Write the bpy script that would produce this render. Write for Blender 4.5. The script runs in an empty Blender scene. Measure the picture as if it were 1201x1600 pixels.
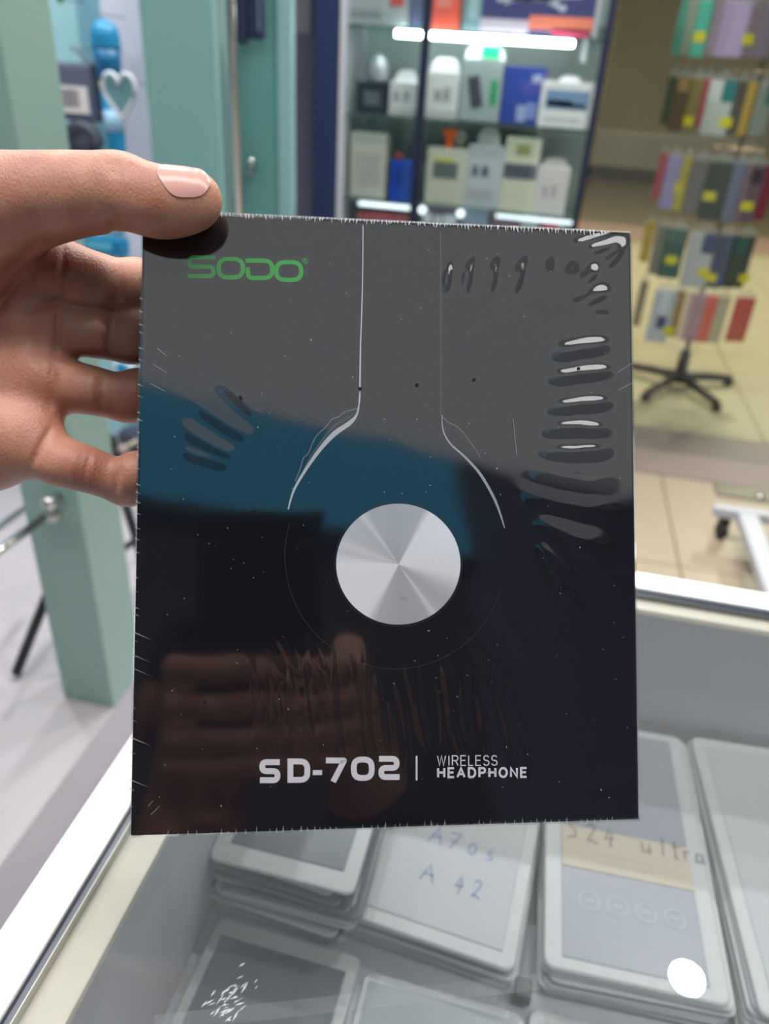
import bpy, bmesh, math, random
import numpy as np
from mathutils import Vector, Matrix, Euler

random.seed(7)
rng = np.random.default_rng(7)
SC = bpy.context.scene
COL = SC.collection

# ------------------------------------------------------------------ camera
# world axes follow the display counter: X right along its far rail, Y away along its left rail
ROT = np.array([[0.9752182, -0.1561276, 0.1567598],
                [0.2141821, 0.4886185, -0.8458002],
                [0.0554570, 0.8584149, 0.5099494]])
CAM = np.array([0.0, 0.0, 1.36])
FPX = 1200.0
cam = bpy.data.cameras.new('camera')
cam_ob = bpy.data.objects.new('camera', cam)
COL.objects.link(cam_ob)
m = Matrix.Identity(4)
for i in range(3):
    for j in range(3):
        m[i][j] = ROT[i][j]
    m[i][3] = CAM[i]
cam_ob.matrix_world = m
cam.sensor_fit = 'HORIZONTAL'
cam.sensor_width = 36.0
cam.lens = 36.0 * FPX / 1201.0
cam.clip_start = 0.01
cam.dof.use_dof = True
cam.dof.focus_distance = 0.262
cam.dof.aperture_fstop = 12.5
SC.camera = cam_ob

# ------------------------------------------------------------------ world, lamps, exposure
world = bpy.data.worlds.new('shop_air')
SC.world = world
world.use_nodes = True
world.node_tree.nodes['Background'].inputs[0].default_value = (0.80, 0.84, 0.90, 1)
world.node_tree.nodes['Background'].inputs[1].default_value = 0.22

def area(name, loc, size, power, colour=(1, 1, 1), shape='DISK', size_y=None, rot=(0, 0, 0)):
    l = bpy.data.lights.new(name, 'AREA')
    l.shape = shape
    l.size = size
    if size_y:
        l.size_y = size_y
    l.energy = power
    l.color = colour
    o = bpy.data.objects.new(name, l)
    o.location = loc
    o.rotation_euler = rot
    COL.objects.link(o)
    return o

CEIL = 2.85
DOWNLIGHTS = [(0.684, 1.346, 14), (-0.30, 2.20, 26), (0.30, 2.20, 22), (-0.90, 1.80, 20), (-1.75, 1.80, 20)]  # first is mirrored in the counter glass; others added to light cabinet and display
for (lx, ly, lw) in DOWNLIGHTS:
    area('downlight_lamp', (lx, ly, CEIL - 0.012), 0.085, lw, (0.99, 0.985, 1.0))
area('added_linear_light', (-0.25, 0.05, CEIL - 0.03), 3.6, 52, (1.0, 0.98, 0.965), 'RECTANGLE', 0.42)  # unseen lamp, added to light the box and streak its film folds
# corridor lamps beyond the storefront glass
for (lx, ly) in [(0.9, 5.0), (2.6, 7.4), (-0.6, 7.4)]:
    area('corridor_lamp', (lx, ly, 3.28), 0.5, 82, (1.0, 0.92, 0.74))

vs = SC.view_settings
SC.display_settings.display_device = 'sRGB'
vs.view_transform = 'Standard'
vs.look = 'None'
vs.gamma = 1.0
vs.use_curve_mapping = False
vs.exposure = 0.0
SC.cycles.use_denoising = True
SC.cycles.max_bounces = 8
SC.cycles.transparent_max_bounces = 12
SC.cycles.caustics_reflective = False
SC.cycles.caustics_refractive = False
SC.cycles.sample_clamp_indirect = 6.0

# ------------------------------------------------------------------ measuring helpers (photograph pixel -> point on a real plane)
def ray(px, py):
    return ROT @ np.array([(px - 600.5) / FPX, -(py - 800.0) / FPX, -1.0])
def on_y(px, py, y):
    r = ray(px, py); return CAM + r * (y / r[1])
def on_z(px, py, z):
    r = ray(px, py); return CAM + r * ((z - CAM[2]) / r[2])
def deep(px, py, d):
    return CAM + ray(px, py) * d

# ------------------------------------------------------------------ materials
MATS = {}
def srgb(c):
    return tuple((v / 255 / 12.92) if v / 255 <= 0.04045 else ((v / 255 + 0.055) / 1.055) ** 2.4 for v in c)
def mat(name, c, rough=0.5, metal=0.0, var=0.06, scale=30.0, bump=0.0, spec=0.5, lin=False, emit=0.0, trans=0.0):
    if name in MATS:
        return MATS[name]
    k = c if lin else srgb(c)
    M = bpy.data.materials.new(name)
    M.use_nodes = True
    nt = M.node_tree
    b = nt.nodes['Principled BSDF']
    b.inputs['Roughness'].default_value = rough
    b.inputs['Metallic'].default_value = metal
    b.inputs['Specular IOR Level'].default_value = spec
    if trans:
        b.inputs['Transmission Weight'].default_value = trans
    tc = nt.nodes.new('ShaderNodeTexCoord')
    nz = nt.nodes.new('ShaderNodeTexNoise')
    nz.inputs['Scale'].default_value = scale
    nz.inputs['Detail'].default_value = 4
    nt.links.new(tc.outputs['Object'], nz.inputs['Vector'])
    mx = nt.nodes.new('ShaderNodeMix'); mx.data_type = 'RGBA'
    mx.inputs[6].default_value = tuple(v * (1 - var) for v in k) + (1,)
    mx.inputs[7].default_value = tuple(min(1, v * (1 + var)) for v in k) + (1,)
    nt.links.new(nz.outputs['Fac'], mx.inputs[0])
    nt.links.new(mx.outputs[2], b.inputs['Base Color'])
    if bump:
        bp = nt.nodes.new('ShaderNodeBump')
        bp.inputs['Strength'].default_value = bump
        bp.inputs['Distance'].default_value = 0.002
        nt.links.new(nz.outputs['Fac'], bp.inputs['Height'])
        nt.links.new(bp.outputs['Normal'], b.inputs['Normal'])
    if emit:
        b.inputs['Emission Color'].default_value = k + (1,)
        b.inputs['Emission Strength'].default_value = emit
    MATS[name] = M
    return M

def clear_mat(name, tint=(1, 1, 1), ior=1.5, rough=0.02, haze=0.0, haze_colour=(0.8, 0.82, 0.84), boost=1.0):
    """thin clear sheet: straight-through light, a Fresnel reflection and a little milky scatter"""
    M = bpy.data.materials.new(name)
    M.use_nodes = True
    nt = M.node_tree
    nt.nodes.clear()
    out = nt.nodes.new('ShaderNodeOutputMaterial')
    tr = nt.nodes.new('ShaderNodeBsdfTransparent'); tr.inputs[0].default_value = tuple(tint) + (1,)
    gl = nt.nodes.new('ShaderNodeBsdfGlossy'); gl.inputs['Roughness'].default_value = rough
    fr = nt.nodes.new('ShaderNodeFresnel')
    geo = nt.nodes.new('ShaderNodeNewGeometry')          # same reflection from either side of the sheet
    sw = nt.nodes.new('ShaderNodeMapRange'); sw.inputs[3].default_value = ior; sw.inputs[4].default_value = 1.0 / ior
    nt.links.new(geo.outputs['Backfacing'], sw.inputs[0]); nt.links.new(sw.outputs[0], fr.inputs['IOR'])
    ml = nt.nodes.new('ShaderNodeMath'); ml.operation = 'MULTIPLY'; ml.use_clamp = True
    ml.inputs[1].default_value = boost
    nt.links.new(fr.outputs[0], ml.inputs[0])
    mx = nt.nodes.new('ShaderNodeMixShader')
    base = tr
    if haze:
        df = nt.nodes.new('ShaderNodeBsdfDiffuse'); df.inputs[0].default_value = tuple(haze_colour) + (1,)
        mh = nt.nodes.new('ShaderNodeMixShader'); mh.inputs[0].default_value = haze
        nt.links.new(tr.outputs[0], mh.inputs[1]); nt.links.new(df.outputs[0], mh.inputs[2])
        base = mh
    nt.links.new(ml.outputs[0], mx.inputs[0])
    nt.links.new(base.outputs[0], mx.inputs[1])
    nt.links.new(gl.outputs[0], mx.inputs[2])
    nt.links.new(mx.outputs[0], out.inputs[0])
    return M

def glow_mat(name, c, strength):
    M = bpy.data.materials.new(name)
    M.use_nodes = True
    nt = M.node_tree
    nt.nodes.clear()
    out = nt.nodes.new('ShaderNodeOutputMaterial')
    e = nt.nodes.new('ShaderNodeEmission')
    e.inputs[0].default_value = tuple(c) + (1,)
    e.inputs[1].default_value = strength
    nt.links.new(e.outputs[0], out.inputs[0])
    return M

# ------------------------------------------------------------------ mesh helpers
class MB:
    """collects shapes and links them as ONE mesh object"""
    def __init__(s):
        s.v = []; s.f = []
    def add(s, v, f):
        n = len(s.v)
        s.v += [tuple(map(float, p)) for p in v]
        s.f += [tuple(i + n for i in q) for q in f]
        return s
    def box(s, lo, hi, bev=0.0):
        x0, y0, z0 = lo; x1, y1, z1 = hi
        if bev <= 0:
            v = [(x, y, z) for z in (z0, z1) for y in (y0, y1) for x in (x0, x1)]
            return s.add(v, [(0, 2, 3, 1), (4, 5, 7, 6), (0, 1, 5, 4), (1, 3, 7, 5), (3, 2, 6, 7), (2, 0, 4, 6)])
        bm = bmesh.new()
        bmesh.ops.create_cube(bm, size=1)
        for q in bm.verts:
            q.co = Vector(((x0 + x1) / 2 + q.co.x * (x1 - x0), (y0 + y1) / 2 + q.co.y * (y1 - y0), (z0 + z1) / 2 + q.co.z * (z1 - z0)))
        bmesh.ops.bevel(bm, geom=bm.edges[:], offset=bev, segments=2, affect='EDGES', profile=0.6)
        bm.verts.index_update()
        s.add([q.co for q in bm.verts], [[q.index for q in f.verts] for f in bm.faces])
        bm.free()
        return s
    def tube(s, pts, r, n=12, closed=False):
        pts = [Vector(p) for p in pts]
        rs = r if isinstance(r, (list, tuple)) else [r] * len(pts)
        rings = []
        K = len(pts)
        for i, p in enumerate(pts):
            a = pts[(i - 1) % K] if (closed or i > 0) else p
            b = pts[(i + 1) % K] if (closed or i < K - 1) else p
            d = (b - a).normalized()
            h = Vector((0, 0, 1)) if abs(d.z) < 0.95 else Vector((1, 0, 0))
            u = d.cross(h).normalized(); w = u.cross(d)
            rings.append([p + (u * math.cos(t) + w * math.sin(t)) * rs[i] for t in (2 * math.pi * k / n for k in range(n))])
        v = [q for rg in rings for q in rg]; f = []
        for i in range(K if closed else K - 1):
            j = (i + 1) % K
            for k in range(n):
                l = (k + 1) % n
                f.append((i * n + k, i * n + l, j * n + l, j * n + k))
        if not closed:
            f.append(tuple(range(n))[::-1]); f.append(tuple((K - 1) * n + k for k in range(n)))
        return s.add(v, f)
    def lathe(s, prof, n=24, axis_at=(0, 0, 0)):
        ax = Vector(axis_at)
        v = []; f = []
        for (r, z) in prof:
            for k in range(n):
                t = 2 * math.pi * k / n
                v.append(ax + Vector((r * math.cos(t), r * math.sin(t), z)))
        for i in range(len(prof) - 1):
            for k in range(n):
                l = (k + 1) % n
                f.append((i * n + k, i * n + l, (i + 1) * n + l, (i + 1) * n + k))
        f.append(tuple(range(n))[::-1]); f.append(tuple((len(prof) - 1) * n + k for k in range(n)))
        return s.add(v, f)
    def prism(s, poly, y0, y1):
        """outline in x,z extruded along y"""
        n = len(poly)
        v = [(x, y0, z) for x, z in poly] + [(x, y1, z) for x, z in poly]
        f = [tuple(range(n)), tuple(range(2 * n - 1, n - 1, -1))]
        for i in range(n):
            j = (i + 1) % n
            f.append((i, i + n, j + n, j))
        return s.add(v, f)
    def build(s, name, m, parent=None, smooth=False):
        me = bpy.data.meshes.new(name)
        me.from_pydata(s.v, [], s.f)
        me.update()
        if smooth:
            me.polygons.foreach_set('use_smooth', [True] * len(me.polygons))
        if m:
            me.materials.append(m)
        o = bpy.data.objects.new(name, me)
        COL.objects.link(o)
        if parent:
            o.parent = parent
        return o

def edge_smooth(o, deg=12):
    me = o.data
    me.polygons.foreach_set('use_smooth', [True] * len(me.polygons))
    bm = bmesh.new(); bm.from_mesh(me)
    bmesh.ops.recalc_face_normals(bm, faces=bm.faces[:])
    for e in bm.edges:
        if len(e.link_faces) == 2 and e.calc_face_angle(0) > math.radians(deg):
            e.smooth = False
    bm.to_mesh(me); bm.free()
    return o

def tag(o, label=None, cat=None, group=None, kind=None):
    if label: o['label'] = label
    if cat: o['category'] = cat
    if group: o['group'] = group
    if kind: o['kind'] = kind
    return o

def thing(name, label, cat, loc=(0, 0, 0), rz=0.0, group=None):
    o = bpy.data.objects.new(name, None)
    o.empty_display_size = 0.05
    o.location = tuple(map(float, loc)); o.rotation_euler = (0, 0, rz)
    COL.objects.link(o)
    return tag(o, label, cat, group)

def struct(o):
    o['kind'] = 'structure'; return o

def copy_tree(o, parent=None):
    c = o.copy(); COL.objects.link(c)
    if parent: c.parent = parent
    for ch in list(o.children):
        copy_tree(ch, c)
    return c

def round_path(pts, r, closed=False, n=6):
    out = []
    K = len(pts)
    P = [Vector(p).to_2d() if len(p) == 2 else Vector(p) for p in [tuple(q) for q in pts]]
    for i, p in enumerate(P):
        if not closed and i in (0, K - 1):
            out.append(p); continue
        a = P[(i - 1) % K]; b = P[(i + 1) % K]
        da = (a - p); db = (b - p)
        rr = min(r, da.length * 0.5, db.length * 0.5)
        A = p + da.normalized() * rr; B = p + db.normalized() * rr
        for k in range(n + 1):
            t = k / n
            out.append(A * (1 - t) ** 2 + p * 2 * t * (1 - t) + B * t * t)
    return out

def ribbon(mb, pts, w, y, closed=False):
    """flat print stroke of width w (number or list) in the x,z plane at depth y"""
    P = []
    for p in pts:
        v = Vector((p[0], p[1]))
        if not P or (v - P[-1]).length > 1e-7:
            P.append(v)
    if closed and (P[0] - P[-1]).length < 1e-7:
        P.pop()
    K = len(P)
    W = w if isinstance(w, (list, tuple)) else [w] * K
    v = []
    for i in range(K):
        a = P[(i - 1) % K] if (closed or i > 0) else None
        b = P[(i + 1) % K] if (closed or i < K - 1) else None
        d1 = (P[i] - a).normalized() if a is not None else None
        d2 = (b - P[i]).normalized() if b is not None else None
        if d1 is None: d1 = d2
        if d2 is None: d2 = d1
        n1 = Vector((-d1.y, d1.x)); n2 = Vector((-d2.y, d2.x))
        nn = (n1 + n2)
        nn = nn.normalized() if nn.length > 1e-6 else n1
        k = min(2.0, 1.0 / max(0.3, nn.dot(n1)))
        o = nn * (W[i] / 2 * k)
        v += [(P[i].x + o.x, y, P[i].y + o.y), (P[i].x - o.x, y, P[i].y - o.y)]
    f = []
    for i in range(K if closed else K - 1):
        j = (i + 1) % K
        f.append((2 * i, 2 * i + 1, 2 * j + 1, 2 * j))
    mb.add(v, f)
    return mb

# ------------------------------------------------------------------ implicit bodies (smooth union of tapered limbs -> one skin)
def sdf_mesh(prims, lo, hi, h, k, extra=None):
    lo = np.array(lo, float); hi = np.array(hi, float)
    N = np.ceil((hi - lo) / h).astype(int) + 1
    ax = [(lo[i] + h * np.arange(N[i])).astype(np.float32) for i in range(3)]
    S = np.full(N, 0.05, np.float32)
    for pr in prims:
        if pr[0] == 'cone':
            _, a, b, ra, rb, kk = pr
            a = np.array(a, np.float32); b = np.array(b, np.float32)
            mn = np.minimum(a - ra, b - rb); mx = np.maximum(a + ra, b + rb)
        else:
            _, c, rad, axes, kk = pr
            mn = np.array(c) - max(rad); mx = np.array(c) + max(rad)
        pad = max(0.012, 2.5 * kk)
        i0 = np.clip(np.floor((mn - pad - lo) / h).astype(int), 0, N); i1 = np.clip(np.ceil((mx + pad - lo) / h).astype(int) + 1, 0, N)
        if np.any(i1 <= i0): continue
        X = ax[0][i0[0]:i1[0], None, None]; Y = ax[1][None, i0[1]:i1[1], None]; Z = ax[2][None, None, i0[2]:i1[2]]
        if pr[0] == 'cone':
            d = b - a; L2 = float(d @ d) + 1e-12
            t = np.clip(((X - a[0]) * d[0] + (Y - a[1]) * d[1] + (Z - a[2]) * d[2]) / L2, 0, 1)
            D = np.sqrt((X - a[0] - t * d[0]) ** 2 + (Y - a[1] - t * d[1]) ** 2 + (Z - a[2] - t * d[2]) ** 2) - (ra + t * (rb - ra))
        else:
            A = np.array(axes, np.float32)
            q = [((X - c[0]) * A[j][0] + (Y - c[1]) * A[j][1] + (Z - c[2]) * A[j][2]) / rad[j] for j in range(3)]
            e = np.sqrt(q[0] ** 2 + q[1] ** 2 + q[2] ** 2) + 1e-9
            g = np.sqrt((q[0] / rad[0]) ** 2 + (q[1] / rad[1]) ** 2 + (q[2] / rad[2]) ** 2) + 1e-9
            D = e * (e - 1) / g
        sl = (slice(i0[0], i1[0]), slice(i0[1], i1[1]), slice(i0[2], i1[2]))
        O = S[sl]
        hh = np.clip(kk - np.abs(O - D), 0, None) / kk
        S[sl] = np.minimum(O, D) - hh * hh * kk * 0.25
    if extra is not None:
        S = extra(S, ax)
    # surface nets
    ins = S < 0
    c = np.zeros(N - 1, np.int8)
    for dx in (0, 1):
        for dy in (0, 1):
            for dz in (0, 1):
                c += ins[dx:N[0] - 1 + dx, dy:N[1] - 1 + dy, dz:N[2] - 1 + dz]
    cells = np.argwhere((c > 0) & (c < 8))
    idx = np.full(N - 1, -1, np.int64); idx[tuple(cells.T)] = np.arange(len(cells))
    acc = np.zeros((len(cells), 3)); cnt = np.zeros(len(cells))
    cor = [(x, y, z) for x in (0, 1) for y in (0, 1) for z in (0, 1)]
    for p in cor:
        for a_ in range(3):
            if p[a_] == 1: continue
            q = list(p); q[a_] = 1
            s0 = S[tuple((cells + p).T)]; s1 = S[tuple((cells + q).T)]
            ok = (s0 < 0) != (s1 < 0)
            t = np.where(ok, s0 / np.where(ok, s0 - s1, 1), 0)
            pt = np.array(p, float)[None] + t[:, None] * (np.array(q) - np.array(p))[None]
            acc[ok] += pt[ok]; cnt[ok] += 1
    V = lo + h * (cells + acc / cnt[:, None])
    faces = []
    for a_ in range(3):
        b_, c_ = (a_ + 1) % 3, (a_ + 2) % 3
        sl0 = [slice(None)] * 3; sl1 = [slice(None)] * 3
        sl0[a_] = slice(0, -1); sl1[a_] = slice(1, None)
        A = ins[tuple(sl0)]; B = ins[tuple(sl1)]
        e = np.argwhere(A != B)
        e = e[(e[:, b_] > 0) & (e[:, c_] > 0) & (e[:, b_] < N[b_] - 1) & (e[:, c_] < N[c_] - 1)]
        flip = A[tuple(e.T)]
        def off(db, dc):
            q = e.copy(); q[:, b_] -= db; q[:, c_] -= dc
            return idx[tuple(q.T)]
        Q = np.stack([off(0, 0), off(1, 0), off(1, 1), off(0, 1)], 1)
        Q = np.where(flip[:, None], Q, Q[:, ::-1])
        faces.append(Q[(Q >= 0).all(1)])
    return V, np.concatenate(faces)

def np_object(name, V, Q, m, parent=None, smooth=True):
    me = bpy.data.meshes.new(name)
    me.from_pydata(V.tolist(), [], Q.tolist())
    if smooth:
        me.polygons.foreach_set('use_smooth', [True] * len(me.polygons))
    me.materials.append(m)
    me.update()
    o = bpy.data.objects.new(name, me)
    COL.objects.link(o)
    if parent: o.parent = parent
    return o

# ------------------------------------------------------------------ shared materials
m_white_paint = mat('white_wall_paint', (226, 228, 232), 0.7, var=0.02)
m_ceiling = mat('ceiling_paint', (232, 232, 230), 0.85, var=0.02)
m_olive = mat('olive_wall', (156, 150, 126), 0.75, var=0.12, scale=1.5)
m_dark_wall = mat('dark_panelling', (44, 40, 40), 0.6, var=0.1, scale=4)
m_grey_wall = mat('grey_lavender_wall', (150, 152, 168), 0.6, var=0.04, scale=3)
m_lavender = mat('lavender_white_panel', (222, 224, 238), 0.6, var=0.02)
m_aqua = mat('pale_aqua_panel', (160, 208, 214), 0.5, var=0.03)
m_aqua2 = mat('teal_blue_panel', (124, 172, 186), 0.5, var=0.03)
m_teal = mat('teal_laminate', (130, 160, 150), 0.38, var=0.03, scale=2)
m_teal_deep = mat('deep_teal_laminate', (104, 160, 154), 0.4, var=0.04, scale=2)
m_navy = mat('navy_metal_frame', (40, 54, 88), 0.4, var=0.05)
m_chrome = mat('brushed_chrome', (200, 198, 196), 0.22, 1.0, var=0.03)
m_plinth = mat('satin_warm_white', (178, 170, 173), 0.3, var=0.03, scale=2)
m_white_gloss = mat('white_gloss_laminate', (236, 236, 238), 0.25, var=0.02, scale=2)
m_white_alu = mat('white_coated_profile', (246, 246, 244), 0.4, var=0.01)
m_cream = mat('cream_rail', (212, 204, 186), 0.4, var=0.03, scale=8)
m_grey_board = mat('grey_board', (186, 186, 192), 0.65, var=0.03, scale=6)
m_black_plastic = mat('black_plastic', (24, 25, 28), 0.45, var=0.1)
m_black_metal = mat('black_metal', (26, 27, 32), 0.4, var=0.1)
m_steel_white = mat('white_powder_coated_steel', (186, 188, 198), 0.35, var=0.02)
m_lightstrip = glow_mat('led_strip_glow', (0.93, 0.98, 1.0), 22.0)
m_led_spot = glow_mat('led_spot_glow', (0.80, 0.90, 1.0), 2.2)
m_panel_glow = glow_mat('added_glow_panel', (0.96, 0.985, 1.0), 1.05)
m_sign_glow = glow_mat('blue_backlit_sign', (0.10, 0.62, 1.0), 0.95)
m_glass = clear_mat('clear_glass', (0.93, 0.97, 0.95), 1.5, 0.01)
m_counter_glass = clear_mat('counter_glass', (0.945, 0.955, 0.955), 1.5, 0.008, haze=0.03)
m_glass_edge = mat('green_glass_edge', (30, 40, 56), 0.2, var=0.1, scale=12)
m_bag = clear_mat('clear_poly_bag', (0.95, 0.95, 0.95), 1.5, 0.18, haze=0.12, boost=1.5)

# ------------------------------------------------------------------ the setting
def slab(name, lo, hi, m, parent=None):
    return MB().box(lo, hi).build(name, m, parent)

m_tile_shop = mat('beige_shop_tile', (172, 155, 134), 0.35, var=0.08, scale=3)
m_tile_corr = mat('cream_corridor_tile', (192, 180, 150), 0.3, var=0.07, scale=2)
m_tile_brown = mat('brown_corridor_tile', (122, 108, 82), 0.4, var=0.08, scale=2)
m_border = mat('pink_granite_border', (168, 138, 120), 0.4, var=0.1, scale=12)
m_granite = mat('mauve_granite', (142, 126, 120), 0.45, var=0.12, scale=40)
m_grout = mat('grout', (150, 138, 112), 0.9, var=0.05)

floor = struct(slab('floor', (-4, -1.8, -0.06), (4.5, 13.2, -0.012), m_grout))
def tile_field(x0, x1, y0, y1, s, m, gap=0.005):
    me = None
    nx = max(1, round((x1 - x0) / s)); ny = max(1, round((y1 - y0) / s))
    sx = (x1 - x0) / nx; sy = (y1 - y0) / ny
    for i in range(nx):
        for j in range(ny):
            if me is None:
                o = MB().box((0, 0, 0), (sx - gap, sy - gap, 0.0115), 0.0015).build('tile', m, floor)
                me = o.data
            else:
                o = bpy.data.objects.new('tile', me); COL.objects.link(o); o.parent = floor
            o.location = (x0 + i * sx + gap / 2, y0 + j * sy + gap / 2, -0.012 + random.uniform(-0.0004, 0.0004))
tile_field(-0.15, 2.0, 1.55, 2.875, 0.65, m_tile_shop)
tile_field(-0.10, 2.2, 3.345, 7.7, 0.62, m_tile_corr)
slab('tile_border', (-1.5, 7.7, -0.012), (4, 8.68, -0.001), m_border, floor)
slab('far_tiling', (-2.5, 8.68, -0.012), (4.4, 12.6, -0.001), m_tile_brown, floor)
slab('shop_tiling', (-3.6, -1.75, -0.012), (-0.16, 3.4, -0.001), mat('white_floor_tile', (214, 214, 224), 0.25, var=0.03, scale=2), floor)
th = struct(slab('trim_1', (-0.1, 2.878, -0.012), (3.0, 3.342, 0.0015), m_granite))

ceil_o = struct(slab('ceiling', (-3.6, -1.4, CEIL), (4.2, 3.1, CEIL + 0.06), m_ceiling))
slab('corridor_soffit', (-3.6, 3.1, 3.3), (4.5, 13.0, 3.36), m_ceiling, ceil_o)
slab('bulkhead', (-3.6, 3.1, CEIL), (4.2, 3.16, 3.3), m_ceiling, ceil_o)
wf = struct(slab('wall_far', (-3.0, 12.6, 0), (4.5, 12.7, 3.3), m_olive))
bb = struct(slab('baseboard_far', (-3.0, 12.55, 0), (4.5, 12.6, 0.16), mat('dark_skirting', (58, 52, 36), 0.6)))
wl = struct(slab('wall_left', (-3.6, -1.4, 0), (-3.5, 3.0, CEIL), m_white_paint))
wb = struct(slab('wall_back', (-3.5, -1.48, 0), (4.2, -1.405, CEIL), mat('slate_wall', (84, 88, 106), 0.6, var=0.05, scale=3)))
slab('dark_panelling', (-3.5, -1.405, 0), (0.95, -1.4, CEIL), m_dark_wall, wb)
wr = struct(slab('wall_right', (4.1, -1.4, 0), (4.2, 3.1, CEIL), m_white_paint))
wa = struct(slab('wall_rear_left', (-3.5, 2.98, 0), (-0.80, 3.06, CEIL), m_grey_wall))

# added glowing panel, out of view, for the grey mirrored in the box
panel = thing('added_glow_panel', 'large glowing panel added on the ceiling above the customer side of the counter', 'ceiling light', (0.65, -0.855, CEIL))
MB().box((-1.05, -0.515, -0.02), (1.05, 0.515, -0.008)).build('diffuser', m_panel_glow, panel)
fr = MB()
for lo, hi in [((-1.08, -0.54, -0.026), (-1.05, 0.54, 0)), ((1.05, -0.54, -0.026), (1.08, 0.54, 0)), ((-1.05, -0.54, -0.026), (1.05, -0.515, 0)), ((-1.05, 0.515, -0.026), (1.05, 0.54, 0))]:
    fr.box(lo, hi)
fr.build('frame', m_white_paint, panel)

sign = thing('fascia_lightbox', 'long blue backlit fascia along the top of the dark back wall', 'sign', (-0.3, -1.4, 2.40))
MB().box((-1.9, 0.0, 0), (1.25, 0.07, 0.40)).build('sign_face', m_sign_glow, sign)
MB().box((-1.93, 0.0, -0.03), (1.28, 0.06, 0)).build('sign_frame', m_black_metal, sign)

def downlight(x, y, label):
    t = thing('downlight', label, 'ceiling light', (x, y, CEIL), 0, 'round ceiling downlights')
    ringp = [(0.045, -0.004), (0.062, -0.007), (0.066, -0.003), (0.066, 0.0)]
    mb = MB(); n = 28; v = []; f = []
    for r, z in ringp:
        v += [(r * math.cos(2 * math.pi * k / n), r * math.sin(2 * math.pi * k / n), z) for k in range(n)]
    for i in range(3):
        for k in range(n):
            l = (k + 1) % n; f.append((i * n + k, i * n + l, (i + 1) * n + l, (i + 1) * n + k))
    mb.add(v, f).build('trim_ring', m_white_paint, t, True)
names = ['beyond the far rail of the counter', 'added before the centre stile of the glass cabinet', 'added before the right end of the glass cabinet',
         'added behind the sage green post', 'added over the left part of the white plinth']
for (lx, ly, lw), nm in zip(DOWNLIGHTS, names):
    downlight(lx, ly, 'round ceiling downlight ' + nm)

lin = thing('added_linear_fixture', 'long white linear ceiling lamp added above the counter and the held box', 'ceiling light', (-0.25, 0.05, CEIL))
hb = MB()
for lo, hi in [((-1.82, -0.23, -0.036), (-1.805, 0.23, 0)), ((1.805, -0.23, -0.036), (1.82, 0.23, 0)), ((-1.805, -0.23, -0.036), (1.805, -0.215, 0)), ((-1.805, 0.215, -0.036), (1.805, 0.23, 0)), ((-1.805, -0.215, -0.015), (1.805, 0.215, 0))]:
    hb.box(lo, hi)
hb.build('housing', m_white_paint, lin)

# storefront glass right of the cabinet
win = struct(MB().box((0.10, 3.10, 0.002), (3.4, 3.11, 2.83)).build('window_1', m_glass))

# ------------------------------------------------------------------ white plinth and green display stand on the left
pl = tag(MB().box((-2.3, 0.1, 0.0), (-0.737, 2.35, 0.16), 0.004).build('display_plinth', m_plinth), 'low glossy white plinth left of the glass counter, carrying the green post', 'plinth')
edge_smooth(pl)
p1 = tag(MB().box((-0.8507, 1.034, 0.16), (-0.737, 1.158, CEIL - 0.002), 0.003).build('display_post', m_teal), 'sage green square post standing at the front corner of the white plinth', 'post')
edge_smooth(p1)
p2 = tag(MB().box((-0.989, 1.90, 0.16), (-0.812, 1.99, CEIL - 0.002), 0.003).build('display_post', mat('aqua_teal_laminate', (124, 166, 162), 0.4, var=0.03, scale=2)), 'wider teal post behind the thumb, left of the chrome upright', 'post')
edge_smooth(p2)
up = thing('chrome_upright', 'slim chrome upright tube between teal post and teal panel', 'tube', (-0.790, 1.95, 0.16))
MB().tube([(0, 0, 0.02), (0, 0, CEIL - 0.165)], 0.0115, 14).build('tube', m_chrome, up, True)
MB().lathe([(0.019, 0.0005), (0.019, 0.008), (0.013, 0.02)], 18).build('base_flange', m_chrome, up, True)

bp = thing('backing_panel', 'flat teal panel behind the chrome upright, with a small clamp', 'panel', (0, 2.4, 0))
MB().box((-0.985, 0, 0.0), (-0.835, 0.03, CEIL - 0.002)).build('board', m_teal_deep, bp)
MB().box((-0.835, -0.004, 0.0), (-0.794, 0.03, CEIL - 0.002)).build('edge_strip', mat('pale_teal_edge', (150, 190, 192), 0.25), bp)

def shelf_clamp(x, y, z, label, rod=None):
    t = thing('glass_shelf_clamp', label, 'clamp', (x, y, z))
    MB().tube([(0, 0, 0), (0, -0.022, 0)], 0.006, 12).build('stem', m_chrome, t, True)
    prof = [(0.001, -0.014)] + [(0.0135 * math.cos(a), 0.0135 * math.sin(a)) for a in np.linspace(-1.3, 1.3, 9)] + [(0.001, 0.014)]
    MB().lathe(prof, 18, (0, -0.030, 0.004)).build('ball', m_chrome, t, True)
    MB().box((-0.012, -0.040, -0.030), (0.012, -0.014, -0.016), 0.003).build('lower_jaw', m_chrome, t)
    MB().tube([(0, -0.028, -0.03), (0, -0.028, 0.0)], 0.004, 10).build('screw', m_chrome, t, True)
    return t
q = on_y(393, 255, 2.375)
shelf_clamp(q[0], 2.40, q[2], 'small chrome shelf clamp fixed on the teal panel beside the chrome upright')
q = on_y(75, 790, 1.0)
shelf_clamp(q[0], 1.034, q[2], 'chrome shelf clamp on the front face of the green post, below the hand')
a_ = on_y(72, 806, 1.004); b_ = on_y(-60, 905, 0.78)
tag(MB().tube([a_, b_], 0.0075, 14).build('chrome_rail', m_chrome, None, True), 'lower chrome rail running from the green post clamp out to the left', 'rail')
a_ = on_y(38, 795, 1.30); b_ = on_y(-60, 868, 1.05)
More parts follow.
